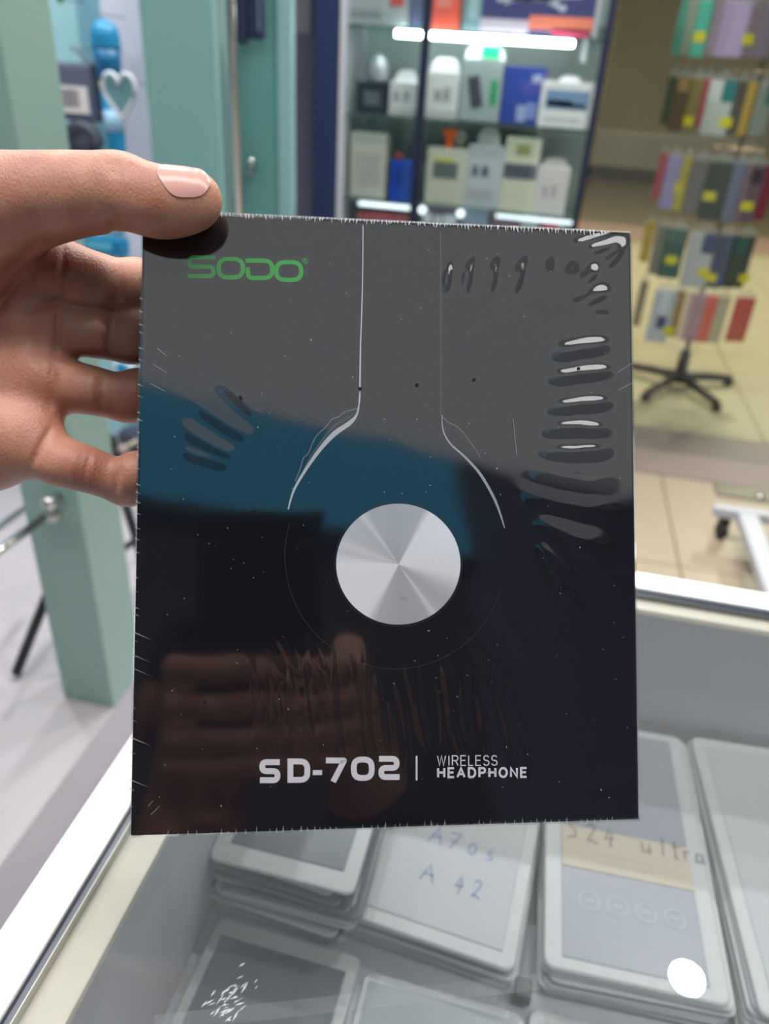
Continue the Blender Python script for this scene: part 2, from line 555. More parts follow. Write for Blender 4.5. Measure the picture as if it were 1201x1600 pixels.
tag(MB().tube([a_, b_], 0.0075, 14).build('chrome_rail', m_chrome, None, True), 'upper chrome rail passing behind the green post below the little finger', 'rail')

# folding easel whose dark legs show beside the green post
es = thing('display_easel', 'black metal easel on the white plinth half hidden behind the green post', 'easel', (-0.95, 1.30, 0.16))
def L(p): return (p[0] + 0.95, p[1] - 1.30, p[2] - 0.16)
foot = on_z(25, 1052, 0.173)
apex = np.array([-0.85, 1.32, 0.62])
MB().tube([L(foot), L(foot + (apex - foot) * 0.45), L(apex)], 0.011, 10).build('leg', m_black_metal, es, True)
MB().tube([L(on_z(262, 1000, 0.173)), L(apex)], 0.010, 10).build('leg', m_black_metal, es, True)
MB().tube([L(apex), L((-0.95, 1.75, 0.173))], 0.010, 10).build('leg', m_black_metal, es, True)
MB().tube([L(on_y(185, 862, 1.33)), L(on_y(262, 812, 1.33))], 0.008, 10).build('cross_bar', m_black_metal, es, True)
MB().lathe([(0.001, -0.02), (0.022, -0.015), (0.022, 0.015), (0.001, 0.02)], 14, L(apex)).build('hinge', m_black_metal, es, True)

# display wall behind the post with hanging toys
YW = 2.20
def x_at(px, py, y): return on_y(px, py, y)[0]
wd = struct(slab('wall_display', (-2.3, YW, 0.16), (-0.99, YW + 0.03, CEIL), m_lavender))
slab('aqua_strip', (-2.3, YW - 0.006, 0.0 + 0.16), (x_at(126, 60, YW), YW, CEIL), m_aqua, wd)
slab('teal_strip', (x_at(126, 60, YW), YW - 0.004, 0.16), (x_at(161, 60, YW), YW, CEIL), m_aqua2, wd)

YT = 2.08
def hook(t, x, y, z, l):
    MB().tube([(x, y, z), (x, y - l, z), (x, y - l - 0.004, z + 0.01)], 0.002, 8).build('hanger', m_chrome, t, True)
# toy microphone
c = on_y(166, 75, YT)
mic = thing('toy_microphone', 'blue toy microphone with a domed head hanging in its pack', 'toy', c)
m_blue = mat('bright_blue_plastic', (20, 124, 168), 0.45, var=0.1, scale=90, bump=0.4)
m_blue2 = mat('deep_blue_plastic', (14, 96, 140), 0.4, var=0.05)
sR = 0.036
prof = [(0.002, 0.062)] + [(sR * math.sin(t), 0.026 + sR * math.cos(t)) for t in np.linspace(0.25, math.pi / 2, 7)] + [(sR * 1.02, 0.005), (sR, -0.004)]
MB().lathe(prof[::-1], 26).build('mesh_head', m_blue, mic, True)
MB().lathe([(0.026, -0.075), (0.031, -0.06), (0.033, -0.03), (sR, -0.004)], 26).build('collar', m_blue2, mic, True)
MB().lathe([(0.027, -0.088), (0.028, -0.076)], 26).build('yellow_band', mat('lime_yellow_plastic', (170, 180, 60), 0.5), mic, True)
MB().lathe([(0.017, -0.33), (0.021, -0.31), (0.024, -0.2), (0.026, -0.089)], 22).build('handle', m_blue, mic, True)
MB().lathe([(0.0255, -0.19), (0.0265, -0.17), (0.0262, -0.14)], 22).build('switch_ring', mat('pale_blue_plastic', (150, 190, 215), 0.4), mic, True)
hook(mic, 0, YW - YT - 0.006, 0.07, 0.118)
# heart mirror
c = on_y(187, 147, YT - 0.07)
heart = thing('heart_mirror', 'white rimmed heart shaped toy mirror in front of the microphone handle', 'toy', c)
def heart_pts(s, n=40):
    o = []
    for k in range(n):
        t = 2 * math.pi * k / n
        o.append((s * 16 * math.sin(t) ** 3 / 16.0, 1.28 * s * (13 * math.cos(t) - 5 * math.cos(2 * t) - 2 * math.cos(3 * t) - math.cos(4 * t)) / 15.0))
    return o
MB().tube([(x, 0, z) for x, z in heart_pts(0.044)], 0.0062, 10, True).build('rim', mat('pearl_white_plastic', (196, 200, 208), 0.35), heart, True)
MB().prism(heart_pts(0.043), -0.002, 0.005).build('mirror_face', mat('pale_teal_mirror', (130, 176, 180), 0.12, 0.3), heart)
hook(heart, 0, YW - YT + 0.07 - 0.006, 0.02, 0.18)
# barcode bag
c = on_y(118, 140, YT - 0.02)
bag = thing('hanging_pouch', 'grey zip pouch with a white barcode label hanging beside the toy microphone', 'pouch', c)
m_greybag = mat('slate_grey_fabric', (88, 96, 116), 0.6, var=0.15, scale=60, bump=0.4)
MB().box((-0.075, 0, -0.075), (0.048, 0.05, 0.062), 0.012).build('pouch', m_greybag, bag)
bl = MB().box((-0.062, -0.003, -0.055), (0.034, 0.0, 0.008)).build('barcode_label', mat('label_white', (222, 214, 212), 0.6), bag)
sb = MB(); x = -0.056
while x < 0.010:
    w = random.choice((0.0015, 0.0025, 0.004)); sb.box((x, -0.0036, -0.042), (x + w, -0.003, 0.0)); x += w + random.choice((0.002, 0.003))
sb.build('barcode_bars', mat('barcode_ink', (60, 60, 80), 0.6), bl)
MB().tube([(-0.01, 0.02, 0.095), (0.01, 0.02, 0.085), (0.03, 0.02, 0.068), (0.045, 0.02, 0.056)], 0.004, 8).build('strap', m_greybag, bag, True)
hook(bag, -0.01, YW - YT + 0.02 - 0.006, 0.09, 0.09)
# headset below
c = on_y(130, 226, YT - 0.02)
hs = thing('hanging_headset', 'dark headset with round ear pads hanging under the barcode pouch', 'headset', c)
m_dk = mat('dark_slate_plastic', (58, 64, 80), 0.5, var=0.1)
MB().tube([(0.045 * math.cos(t), 0, 0.045 * math.sin(t)) for t in np.linspace(0, 2 * math.pi, 20)[:-1]], 0.016, 10, True).build('ear_pad', m_dk, hs, True)
MB().lathe([(0.001, -0.01), (0.036, -0.01), (0.036, 0.01), (0.001, 0.012)], 22).build('speaker_cup', m_dk, hs, True).rotation_euler = (math.pi / 2, 0, 0)
MB().tube([(-0.03, 0.03, 0.05), (-0.07, 0.03, 0.03), (-0.085, 0.03, -0.03), (-0.06, 0.03, -0.10)], 0.009, 8).build('headband', m_dk, hs, True)
hook(hs, 0, YW - YT + 0.02 - 0.006, 0.05, 0.12)
# blue dish and dot toys lower down, seen between the fingers
c = on_y(160, 385, YT)
bt = thing('blue_toy_pack', 'blue toy pack hanging below the headset, seen under the thumb', 'toy pack', c)
MB().box((-0.062, 0, -0.026), (0.060, 0.05, 0.022), 0.008).build('toy_body', m_blue, bt)
MB().box((-0.05, -0.002, -0.008), (0.03, 0.0, 0.012)).build('label_strip', mat('sky_label', (90, 180, 205), 0.5), bt)
hook(bt, 0, YW - YT - 0.006, 0.018, 0.09)
c = on_y(194, 574, YT)
bd = thing('round_toy', 'round white toy with a blue centre, seen between middle and ring finger', 'toy', c)
MB().lathe([(0.001, -0.008), (0.034, -0.008), (0.037, 0.0), (0.034, 0.008), (0.001, 0.010)], 24).build('disc', mat('white_toy_plastic', (210, 226, 228), 0.4), bd, True).rotation_euler = (math.pi / 2, 0, 0)
MB().lathe([(0.001, 0.0), (0.02, 0.0), (0.018, 0.006), (0.001, 0.008)], 20, (0, 0, 0.010)).build('blue_button', m_blue, bd, True).rotation_euler = (math.pi / 2, 0, 0)
hook(bd, 0, YW - YT - 0.006, 0.0, 0.10)
c = on_y(196, 690, YT)
dk = thing('camera_pouch', 'small dark camera pouch with a beige strap, seen above the little finger', 'pouch', c)
MB().box((-0.03, 0, -0.042), (0.06, 0.06, 0.03), 0.012).build('pouch', m_dk, dk)
MB().tube([(-0.05, -0.008, -0.042), (0.0, -0.01, -0.02), (0.05, -0.008, 0.015)], 0.008, 8).build('strap', mat('beige_webbing', (176, 166, 150), 0.7), dk, True)
MB().lathe([(0.001, 0), (0.018, 0), (0.016, 0.012), (0.001, 0.014)], 18, (-0.005, -0.028, 0)).build('badge', mat('pink_badge', (200, 170, 176), 0.5), dk, True).rotation_euler = (math.pi / 2, 0, 0)
hook(dk, 0, YW - YT - 0.006, 0.02, 0.06)
lf = thing('leafy_charm', 'tiny green leaf charm at the top edge behind the green post', 'charm', on_y(93, -2, YT))
MB().prism([(-0.012, 0.0), (0, -0.012), (0.014, 0.002), (0.004, 0.014)], 0, 0.004).build('leaf', mat('leaf_green', (70, 120, 40), 0.5), lf)
hook(lf, 0, YW - YT - 0.006, 0.0, 0.1)

# dark garments / straps hanging at top in front of the teal panel
tops = [(357, 385, 68, 'broad navy strap hanging at the top, left one beside the chrome upright'), (386, 412, 62, 'navy strap with a pale stripe hanging at the top before the teal panel')]
for i, (xa, xb, yb, lab) in enumerate(tops):
    p = on_y((xa + xb) / 2, yb, 2.34); hw = (on_y(xb, yb, 2.34)[0] - on_y(xa, yb, 2.34)[0]) / 2
    t = thing('hanging_strap', lab, 'strap', (p[0], 2.34, p[2]))
    MB().box((-hw, 0, 0), (hw, 0.02, 0.30), 0.006).build('webbing', mat('navy_webbing', (34, 48, 76), 0.7, var=0.12, scale=80), t)
    if i:
        MB().box((hw * 0.35, -0.002, 0.02), (hw * 0.55, 0.0, 0.12)).build('pale_stripe', mat('grey_stripe', (120, 134, 160), 0.6), t)
    MB().tube([(0, 0.06, 0.29), (0, 0.008, 0.29)], 0.003, 8).build('hanger', m_chrome, t, True)

# paper notice and navy column left of the glass cabinet
nt_ = thing('paper_notice', 'plain pale paper sheet on the grey wall beside the navy column', 'notice', on_y(469, 52, 2.96))
MB().box((-0.042, 0, 0), (0.038, 0.019, 0.28)).build('sheet', mat('notice_paper', (206, 202, 208), 0.7), nt_)
MB().lathe([(0.001, -0.005), (0.008, -0.004), (0.008, 0.004), (0.001, 0.006)], 14, (-0.045, -0.006, 0.045)).build('pin', m_chrome, nt_, True)
nc = tag(MB().box((-0.852, 2.80, 0.0), (-0.772, 2.97, CEIL - 0.002), 0.004).build('navy_column', m_navy), 'dark navy vertical column along the left side of the glass cabinet', 'column')
edge_smooth(nc)

# ------------------------------------------------------------------ glass display cabinet
YC = 2.80
XL, XR = -0.764, 0.069
cab = thing('glass_cabinet', 'tall lit glass cabinet with goods on glass shelves, behind the held box', 'cabinet', (0, 0, 0))
CD = 0.29
MB().box((XL, YC + CD, 0.0), (XR, YC + CD + 0.012, 2.1)).build('back_panel', mat('grey_green_back', (150, 164, 162), 0.4, var=0.04), cab)
MB().box((XL, YC, 0.0), (XL + 0.02, YC + CD, 2.1)).build('side_panel', mat('pale_side_panel', (196, 196, 204), 0.4), cab)
MB().box((XR - 0.005, YC + 0.012, 0.0), (XR, YC + CD, 2.1)).build('side_glass', m_glass, cab)
m_seal = mat('dark_blue_seal', (20, 28, 50), 0.4, var=0.06)
MB().box((XR - 0.011, YC - 0.004, 0.0), (XR + 0.011, YC + 0.012, 2.1)).build('edge_seal', m_seal, cab)
MB().box((-0.4985, YC - 0.004, 0.0), (-0.4715, YC + 0.012, 2.1)).build('centre_stile', m_seal, cab)
MB().box((XL, YC + 0.002, 0.0), (-0.499, YC + 0.007, 2.1)).build('door_glass', m_glass, cab)
MB().box((-0.471, YC + 0.002, 0.0), (XR - 0.012, YC + 0.007, 2.1)).build('door_glass', m_glass, cab)
MB().box((XL, YC, 2.1), (XR, YC + CD + 0.012, 2.14)).build('top_panel', m_navy, cab)
MB().box((XL, YC + 0.015, 0.0), (XR - 0.006, YC + CD, 0.10)).build('plinth_panel', m_navy, cab)
SHELF = {0: 1.441, 1: 1.190, 2: 0.922, 3: 0.66}
m_shelf = clear_mat('shelf_glass', (0.80, 0.90, 0.88), 1.5, 0.02, haze=0.10, haze_colour=(0.6, 0.72, 0.7))
for k, z in SHELF.items():
    MB().box((XL + 0.021, YC + 0.014, z - 0.008), (XR - 0.006, YC + CD - 0.001, z)).build('shelf', m_shelf, cab)
lp = tag(MB().box((on_y(618, 47, 2.83)[0], 2.825, 1.414), (on_y(896, 68, 2.83)[0], 2.838, 1.4328), 0.004).build('led_light_bar', m_lightstrip), 'glowing white light bar under the upper glass shelf of the cabinet', 'light')
lp2 = tag(MB().box((on_y(777, 318, 2.83)[0], 2.822, 0.902), (on_y(905, 330, 2.83)[0], 2.832, 0.9135), 0.003).build('led_light_bar', m_led_spot), 'dimmer light bar under the lower glass shelf, right of the centre stile', 'light')
lp3 = tag(MB().box((on_y(560, 328, 2.83)[0], 2.822, 0.898), (on_y(641, 334, 2.83)[0], 2.832, 0.9135), 0.003).build('led_light_bar', m_led_spot), 'short light bar under the lower glass shelf, left of the centre stile', 'light')
for px, py, lab in ((661, 309, 'small round shelf light at the left end of the lower shelf'), (721, 316, 'small round shelf light under the grey box on the lower shelf')):
    p = on_y(px, py, 2.808)
    t = tag(MB().lathe([(0.001, -0.006), (0.013, -0.005), (0.013, 0.004), (0.001, 0.006)], 16).build('shelf_light', m_led_spot, None, True), lab, 'light')
    t.location = (p[0], 2.8085, SHELF[2] - 0.016); t.rotation_euler = (math.pi / 2, 0, 0)
    # screw cap touching the shelf edge
    MB().box((-0.004, -0.007, -0.004), (0.004, -0.016, 0.004)).build('clip', m_chrome, t)

def goods(name, label, cat, px0, px1, pytop, shelf, colour, yf=2.845, depth=0.07, tab=None, prints=(), rough=0.45, taper=0.0, rz=0.0):
    """a carton standing on a cabinet shelf; prints = (u0,u1,v0,v1,colour,part name) in face fractions"""
    z0 = SHELF[shelf] + 0.0005
    pym = pytop + 40
    x0 = on_y(px0, pym, yf)[0]; x1 = on_y(px1, pym, yf)[0]
    z1 = on_y((px0 + px1) / 2, pytop, yf)[2]
    w = x1 - x0; h = z1 - z0
    t = thing(name, label, cat, ((x0 + x1) / 2, yf, z0), rz)
    key = 'carton_%02x%02x%02x' % colour
    MB().box((-w / 2, 0, 0), (w / 2, depth, h), 0.003).build('carton', mat(key, colour, rough, var=0.05, scale=25), t)
    for (u0, u1, v0, v1, cc, nm) in prints:
        MB().box((-w / 2 + u0 * w, -0.0012, v0 * h), (-w / 2 + u1 * w, 0.0002, v1 * h)).build(nm, mat('ink_%02x%02x%02x' % cc, cc, 0.45, var=0.12, scale=60), t)
    if tab:
        tw, th_, tc = tab
        poly = [(-w * tw / 2, h), (w * tw / 2, h), (w * tw / 2 * 0.85, h + th_ * 0.6), (w * tw / 4, h + th_), (-w * tw / 4, h + th_), (-w * tw / 2 * 0.85, h + th_ * 0.6)]
        MB().prism(poly, depth * 0.4, depth * 0.4 + 0.003).build('hang_tab', mat('tab_%02x%02x%02x' % tc, tc, 0.5), t)
    return t

W1 = (214, 212, 214)
# upper row (stands on the shelf over the bright light bar)
goods('speaker_carton', 'pale grey carton with a red square at the left end of the top shelf', 'box', 537, 640, -70, 0, (168, 168, 174), prints=[(0.72, 0.93, 0.30, 0.72, (200, 84, 82), 'red_square'), (0.1, 0.6, 0.12, 0.22, (140, 142, 150), 'grey_text_band')])
goods('slim_carton', 'dark violet slim carton just left of the centre stile on the top shelf', 'box', 641, 665, -60, 0, (84, 84, 120), yf=2.87)
goods('coral_carton', 'coral red carton right of the centre stile on the top shelf', 'box', 676, 722, -70, 0, (236, 92, 76), prints=[(0.2, 0.7, 0.3, 0.55, (232, 130, 116), 'pale_print')])
goods('adapter_carton', 'small grey teal carton between the coral carton and the drone box', 'box', 727, 756, -50, 0, (122, 146, 156), prints=[(0.25, 0.75, 0.2, 0.6, (160, 180, 190), 'product_print')])
dr = goods('drone_box', 'big navy box printed with a grey drone and a coral band, top right', 'box', 758, 950, -90, 0, (66, 62, 112), depth=0.12, prints=[
    (0.0, 0.42, 0.0, 0.16, (196, 172, 190), 'pale_band'), (0.42, 0.95, 0.06, 0.22, (238, 124, 104), 'coral_band'), (0.62, 0.93, 0.0, 0.09, (214, 72, 110), 'pink_block'), (0.955, 1.0, 0.0, 1.0, (176, 168, 176), 'silver_edge')])
# the drone printed on the box
dm = MB()
def dq(u, v): return (u * 0.33 - 0.165, v * 0.30)
for a, b, w in [((0.10, 0.30), (0.86, 0.36), 0.016), ((0.2, 0.44), (0.70, 0.24), 0.012), ((0.16, 0.26), (0.55, 0.40), 0.009), ((0.55, 0.34), (0.9, 0.46), 0.009), ((0.3, 0.34), (0.66, 0.33), 0.026)]:
    ribbon(dm, [dq(*a), dq(*b)], w, -0.002)
for u, v in [(0.12, 0.30), (0.86, 0.37), (0.70, 0.24), (0.2, 0.45), (0.9, 0.47)]:
    n = 12; cx, cz = dq(u, v)
    dm.add([(cx + 0.012 * math.cos(2 * math.pi * k / n), -0.0023, cz + 0.010 * math.sin(2 * math.pi * k / n)) for k in range(n)], [tuple(range(n))])
dm.build('drone_print', mat('drone_ink', (176, 176, 196), 0.5), dr)
# middle row
t = goods('camera_carton', 'black carton with a silver domed webcam on top, left on the middle shelf', 'box', 556, 607, 128, 1, (28, 36, 52), prints=[(0.22, 0.72, 0.25, 0.72, (98, 98, 112), 'lens_picture')])
cz = on_y(582, 128, 2.845)[2] - SHELF[1]
MB().lathe([(0.03, 0), (0.032, 0.01), (0.034, 0.03), (0.03, 0.062), (0.018, 0.078), (0.001, 0.082)], 20, (0.006, 0.035, cz)).build('silver_dome', mat('silver_plastic', (196, 196, 204), 0.25, 0.4), t, True)
W2 = (190, 184, 184)
goods('charger_carton', 'white charger carton with hang tab, left of the cabinet stile', 'box', 607, 652, 128, 1, W1, tab=(0.8, 0.035, (244, 244, 250)), prints=[(0.15, 0.35, 0.42, 0.72, (160, 158, 166), 'plug_picture'), (0.5, 0.7, 0.45, 0.75, (160, 158, 166), 'plug_picture'), (0.0, 1.0, 0.0, 0.2, W2, 'grey_band')])
goods('charger_carton', 'larger white charger carton with hang tab, right of the cabinet stile', 'box', 663, 716, 112, 1, W1, tab=(0.9, 0.04, (250, 250, 252)), prints=[(0.28, 0.5, 0.40, 0.62, (160, 156, 160), 'plug_picture'), (0.55, 0.75, 0.40, 0.68, (160, 156, 160), 'plug_picture'), (0.0, 1.0, 0.0, 0.18, W2, 'grey_band')])
t = goods('phone_carton', 'grey carton with a dark phone picture and green stripe on the middle shelf', 'box', 720, 784, 92, 1, (158, 168, 170), tab=(1.0, 0.045, (226, 230, 232)), prints=[(0.74, 0.9, 0.28, 0.68, (18, 150, 96), 'green_stripe')])
pm = MB(); hw = 0.019
for dx, dz in [(0, 0)]:
    a = math.radians(14)
    pts = [(-hw, -0.045), (hw, -0.045), (hw, 0.045), (-hw, 0.045)]
    pm.prism([(px_ * math.cos(a) - pz_ * math.sin(a) - 0.018, px_ * math.sin(a) + pz_ * math.cos(a) + 0.085) for px_, pz_ in pts], -0.002, 0)
pm.build('phone_picture', mat('phone_ink', (66, 70, 80), 0.4), t)
gz = on_y(755, 80, 2.845)[2] - SHELF[1]
MB().box((-0.012, 0.024, gz - 0.018), (0.046, 0.027, gz + 0.016)).build('green_tag', mat('green_tag_card', (24, 190, 122), 0.4), t)
goods('blue_carton', 'royal blue carton with white picture on the middle shelf', 'box', 784, 850, 104, 1, (44, 66, 152), yf=2.86, prints=[(0.4, 0.62, 0.05, 0.34, (150, 160, 200), 'white_picture'), (0.62, 0.9, 0.10, 0.40, (120, 134, 186), 'white_picture'), (0.68, 0.9, 0.74, 0.88, (150, 160, 190), 'small_logo_patch')])
t = goods('landscape_carton', 'white carton with a blue landscape photo at the right end of the middle shelf', 'box', 842, 926, 128, 1, (226, 220, 224), yf=2.83, tab=(0.4, 0.018, (226, 220, 224)), prints=[(0.10, 0.90, 0.42, 0.82, (120, 144, 184), 'landscape_picture'), (0.14, 0.6, 0.47, 0.60, (66, 82, 110), 'dark_hill'), (0.4, 0.86, 0.46, 0.54, (76, 92, 118), 'dark_hill'), (0.12, 0.8, 0.16, 0.24, (196, 192, 198), 'caption_band')])
p = on_y(909, 128, 2.87)
MB().box((0.022, 0.03, 0.185), (0.036, 0.036, 0.26)).build('white_clip', mat('white_clip', (214, 216, 220), 0.4), t)
# lower row
goods('cream_carton', 'large cream carton at the left end of the lower shelf', 'box', 547, 603, 208, 2, (200, 192, 184), depth=0.1, prints=[(0.12, 0.86, y, y + 0.015, (176, 170, 166), 'text_line') for y in (0.25, 0.33, 0.41, 0.49, 0.57, 0.65)])
t = goods('blue_pouch', 'bright blue pouch with a red cap, left of the centre stile on the lower shelf', 'pouch', 608, 652, 252, 2, (10, 70, 190), depth=0.06, prints=[(0.1, 0.5, 0.4, 0.8, (14, 60, 160), 'dark_blue_patch')])
hz = on_y(618, 252, 2.845)[2] - SHELF[2]
MB().lathe([(0.013, 0), (0.014, 0.012), (0.010, 0.024), (0.001, 0.026)], 16, (-0.028, 0.03, hz)).build('red_cap', mat('red_cap_plastic', (200, 70, 64), 0.4), t, True)
MB().box((-0.012, 0.05, hz), (0.062, 0.055, hz + 0.06)).build('dark_flap', mat('dark_plum_card', (60, 56, 76), 0.5), t)
t = goods('cable_carton', 'cream carton with a dark photo, yellow strip and an orange figure on top', 'box', 665, 728, 232, 2, (198, 192, 178), prints=[(0.17, 0.78, 0.48, 0.76, (96, 106, 104), 'dark_photo'), (0.17, 0.65, 0.77, 0.84, (198, 192, 84), 'yellow_strip')])
hz = on_y(696, 232, 2.845)[2] - SHELF[2]
MB().prism([(-0.012, hz), (0.008, hz), (0.010, hz + 0.03), (0.024, hz + 0.042), (0.02, hz + 0.058), (-0.02, hz + 0.058), (-0.03, hz + 0.046), (-0.012, hz + 0.03)], 0.03, 0.042).build('orange_figure', mat('orange_plastic', (250, 96, 28), 0.4), t)
MB().tube([(0.035 + 0.014 * math.cos(a), 0.035, hz + 0.034 + 0.014 * math.sin(a)) for a in np.linspace(0, 2 * math.pi, 17)[:-1]], 0.005, 8, True).build('cream_loop', mat('cream_loop', (198, 190, 176), 0.5), t, True)
MB().box((0.033, 0.033, hz), (0.037, 0.037, hz + 0.020)).build('loop_stem', mat('cream_loop', (198, 190, 176), 0.5), t)
goods('earbud_carton', 'light grey carton with two dark earbud pictures on the lower shelf', 'box', 728, 786, 228, 2, (186, 186, 194), yf=2.85, tab=(0.62, 0.055, (196, 192, 192)), prints=[(0.16, 0.32, 0.52, 0.68, (78, 96, 104), 'earbud_picture'), (0.42, 0.60, 0.52, 0.68, (78, 96, 104), 'earbud_picture'), (0.1, 0.8, 0.15, 0.3, (170, 168, 176), 'text_band')])
goods('bank_carton', 'cream carton with a dark lower photo and olive emblem on the lower shelf', 'box', 787, 842, 216, 2, (206, 198, 180), prints=[(0.02, 0.98, 0.46, 0.66, (84, 86, 100), 'dark_photo'), (0.3, 0.7, 0.78, 0.92, (158, 150, 96), 'olive_emblem')])
goods('charger_carton', 'pinkish white charger carton at the right end of the lower shelf', 'box', 835, 886, 262, 2, (208, 194, 196), tab=(0.85, 0.028, (214, 200, 202)), prints=[(0.22, 0.38, 0.38, 0.62, (172, 160, 166), 'plug_picture'), (0.5, 0.66, 0.38, 0.64, (172, 160, 166), 'plug_picture')])
# bottom row, mostly hidden by the held box
goods('red_carton', 'dull red carton on the bottom shelf, left of the centre stile', 'box', 556, 640, 336, 3, (196, 92, 104), depth=0.1)
t = goods('lettered_carton', 'dark plum carton with blocky white lettering on the bottom shelf', 'box', 656, 716, 322, 3, (112, 92, 116), depth=0.08, prints=[(0.05, 0.28, 0.76, 0.90, (226, 226, 236), 'white_letter_block'), (0.34, 0.54, 0.76, 0.88, (220, 220, 232), 'white_letter_block'), (0.58, 0.92, 0.76, 0.90, (230, 230, 240), 'white_letter_block')])
goods('pale_carton', 'pale blue grey carton beside the lettered one on the bottom shelf', 'box', 718, 760, 326, 3, (150, 158, 184), depth=0.08)
goods('wine_carton', 'wine brown carton at the middle of the bottom shelf', 'box', 763, 806, 333, 3, (128, 104, 116), depth=0.08)
goods('grey_carton', 'lavender grey carton on the bottom shelf next to the wine carton', 'box', 808, 838, 336, 3, (168, 168, 184), depth=0.08)
goods('pink_carton', 'crimson pink carton at the right end of the bottom shelf', 'box', 842, 874, 340, 3, (196, 84, 104), depth=0.08, prints=[(0.86, 1.0, 0.0, 1.0, (214, 206, 220), 'white_edge')])

# ------------------------------------------------------------------ spinner rack of phone cases in the corridor
RX, RY = 0.735, 3.919
rack = thing('spinner_rack', 'revolving rack on a black four-legged base, hung with phone cases', 'rack', (RX, RY, 0))
for a in (math.atan2(3.77 - RY, 0.80 - RX), 0, 0, 0): pass
def wl2(p): return (p[0] * 0.98325 - p[1] * 0.18224, p[0] * 0.18224 + p[1] * 0.98325)
tips = [wl2((1.284, 3.846)), wl2((1.534, 3.447)), wl2((1.192, 3.485)), wl2((1.591, 3.764))]
for tx, ty in tips:
    dx, dy = tx - RX, ty - RY
    l = math.hypot(dx, dy); s = 0.30 / l
    lg = MB().tube([(0, 0, 0.062), (dx * s * 0.5, dy * s * 0.5, 0.052), (dx * s, dy * s, 0.034)], [0.024, 0.021, 0.018], 10).build('leg', m_black_plastic, rack, True)
    MB().lathe([(0.02, 0.0), (0.024, 0.006), (0.024, 0.022), (0.016, 0.034)], 16, (dx * s, dy * s, 0)).build('foot', m_black_plastic, lg, True)
MB().lathe([(0.034, 0.03), (0.04, 0.05), (0.036, 0.075), (0.028, 0.09), (0.026, 0.19), (0.0175, 0.195)], 20).build('hub', m_black_plastic, rack, True)
MB().tube([(0, 0, 0.19), (0, 0, 2.0)], 0.012, 12).build('pole', mat('brown_steel', (120, 104, 84), 0.35, 0.6), rack, True)
TIER = [1.64, 1.375, 1.085, 0.80, 0.535]   # hook heights, top tier first
RR = 0.165
m_wire = mat('bronze_wire', (150, 128, 104), 0.35, 0.7)
for z in TIER:
    rg = MB().tube([(RR * 0.62 * math.cos(t), RR * 0.62 * math.sin(t), z + 0.012) for t in np.linspace(0, 2 * math.pi, 25)[:-1]], 0.005, 8, True)
    for k in range(4):
        t = k * math.pi / 4
        rg.tube([(-RR * 0.62 * math.cos(t), -RR * 0.62 * math.sin(t), z + 0.012), (RR * 0.62 * math.cos(t), RR * 0.62 * math.sin(t), z + 0.012)], 0.004, 8)
    rg.build('hook_ring', m_wire, rack, True)

m_sticker = mat('yellow_price_sticker', (222, 204, 30), 0.5, var=0.04)
def case_pack(label, pxc, tier, wpx, yaw, front, colour, pybot, prints=(), sticker=None, header=True, thick=0.016):
    """bagged phone case on a hook; front = how far it stands toward the viewer from the pole"""
    y = RY - front
    pm_ = pybot - 45
    x = on_y(pxc, pm_, y)[0]
    zb = on_y(pxc, pybot, y)[2]
    zt = TIER[tier] + 0.004
    w = wpx * (on_y(pxc + 1, pm_, y)[0] - x)
    w = max(0.022, w / max(0.45, math.cos(yaw)))
    t = thing('phone_case_pack', label, 'phone case', (x, y, zb), yaw, 'bagged phone cases on the spinner rack')
    hh = zt - zb
    bh = hh * 0.88
    MB().box((-w / 2, 0, 0), (w / 2, thick, bh), 0.005).build('case', mat('case_%02x%02x%02x' % colour, colour, 0.4, var=0.08, scale=20), t)
    for (u0, u1, v0, v1, cc, nm) in prints:
        MB().box((-w / 2 + u0 * w, -0.0015, v0 * bh), (-w / 2 + u1 * w, 0.0005, v1 * bh)).build(nm, mat('ink_%02x%02x%02x' % cc, cc, 0.45, var=0.1, scale=40), t)
    if header:
        MB().prism([(-w / 2, bh), (w / 2, bh), (w * 0.42, hh * 0.97), (w * 0.12, hh), (w * 0.10, hh + 0.012), (-w * 0.10, hh + 0.012), (-w * 0.12, hh), (-w * 0.42, hh * 0.97)], thick * 0.3, thick * 0.6).build('bag_header', m_bag, t)
    if sticker:
        u, v = sticker
        sw = min(0.05, w * 0.8)
        MB().box((-w / 2 + u * w - sw / 2, -0.003, v * bh - 0.018), (-w / 2 + u * w + sw / 2, -0.0014, v * bh + 0.018)).build('price_sticker', m_sticker, t)
    return t
Rd = math.radians
G = (150, 150, 140)
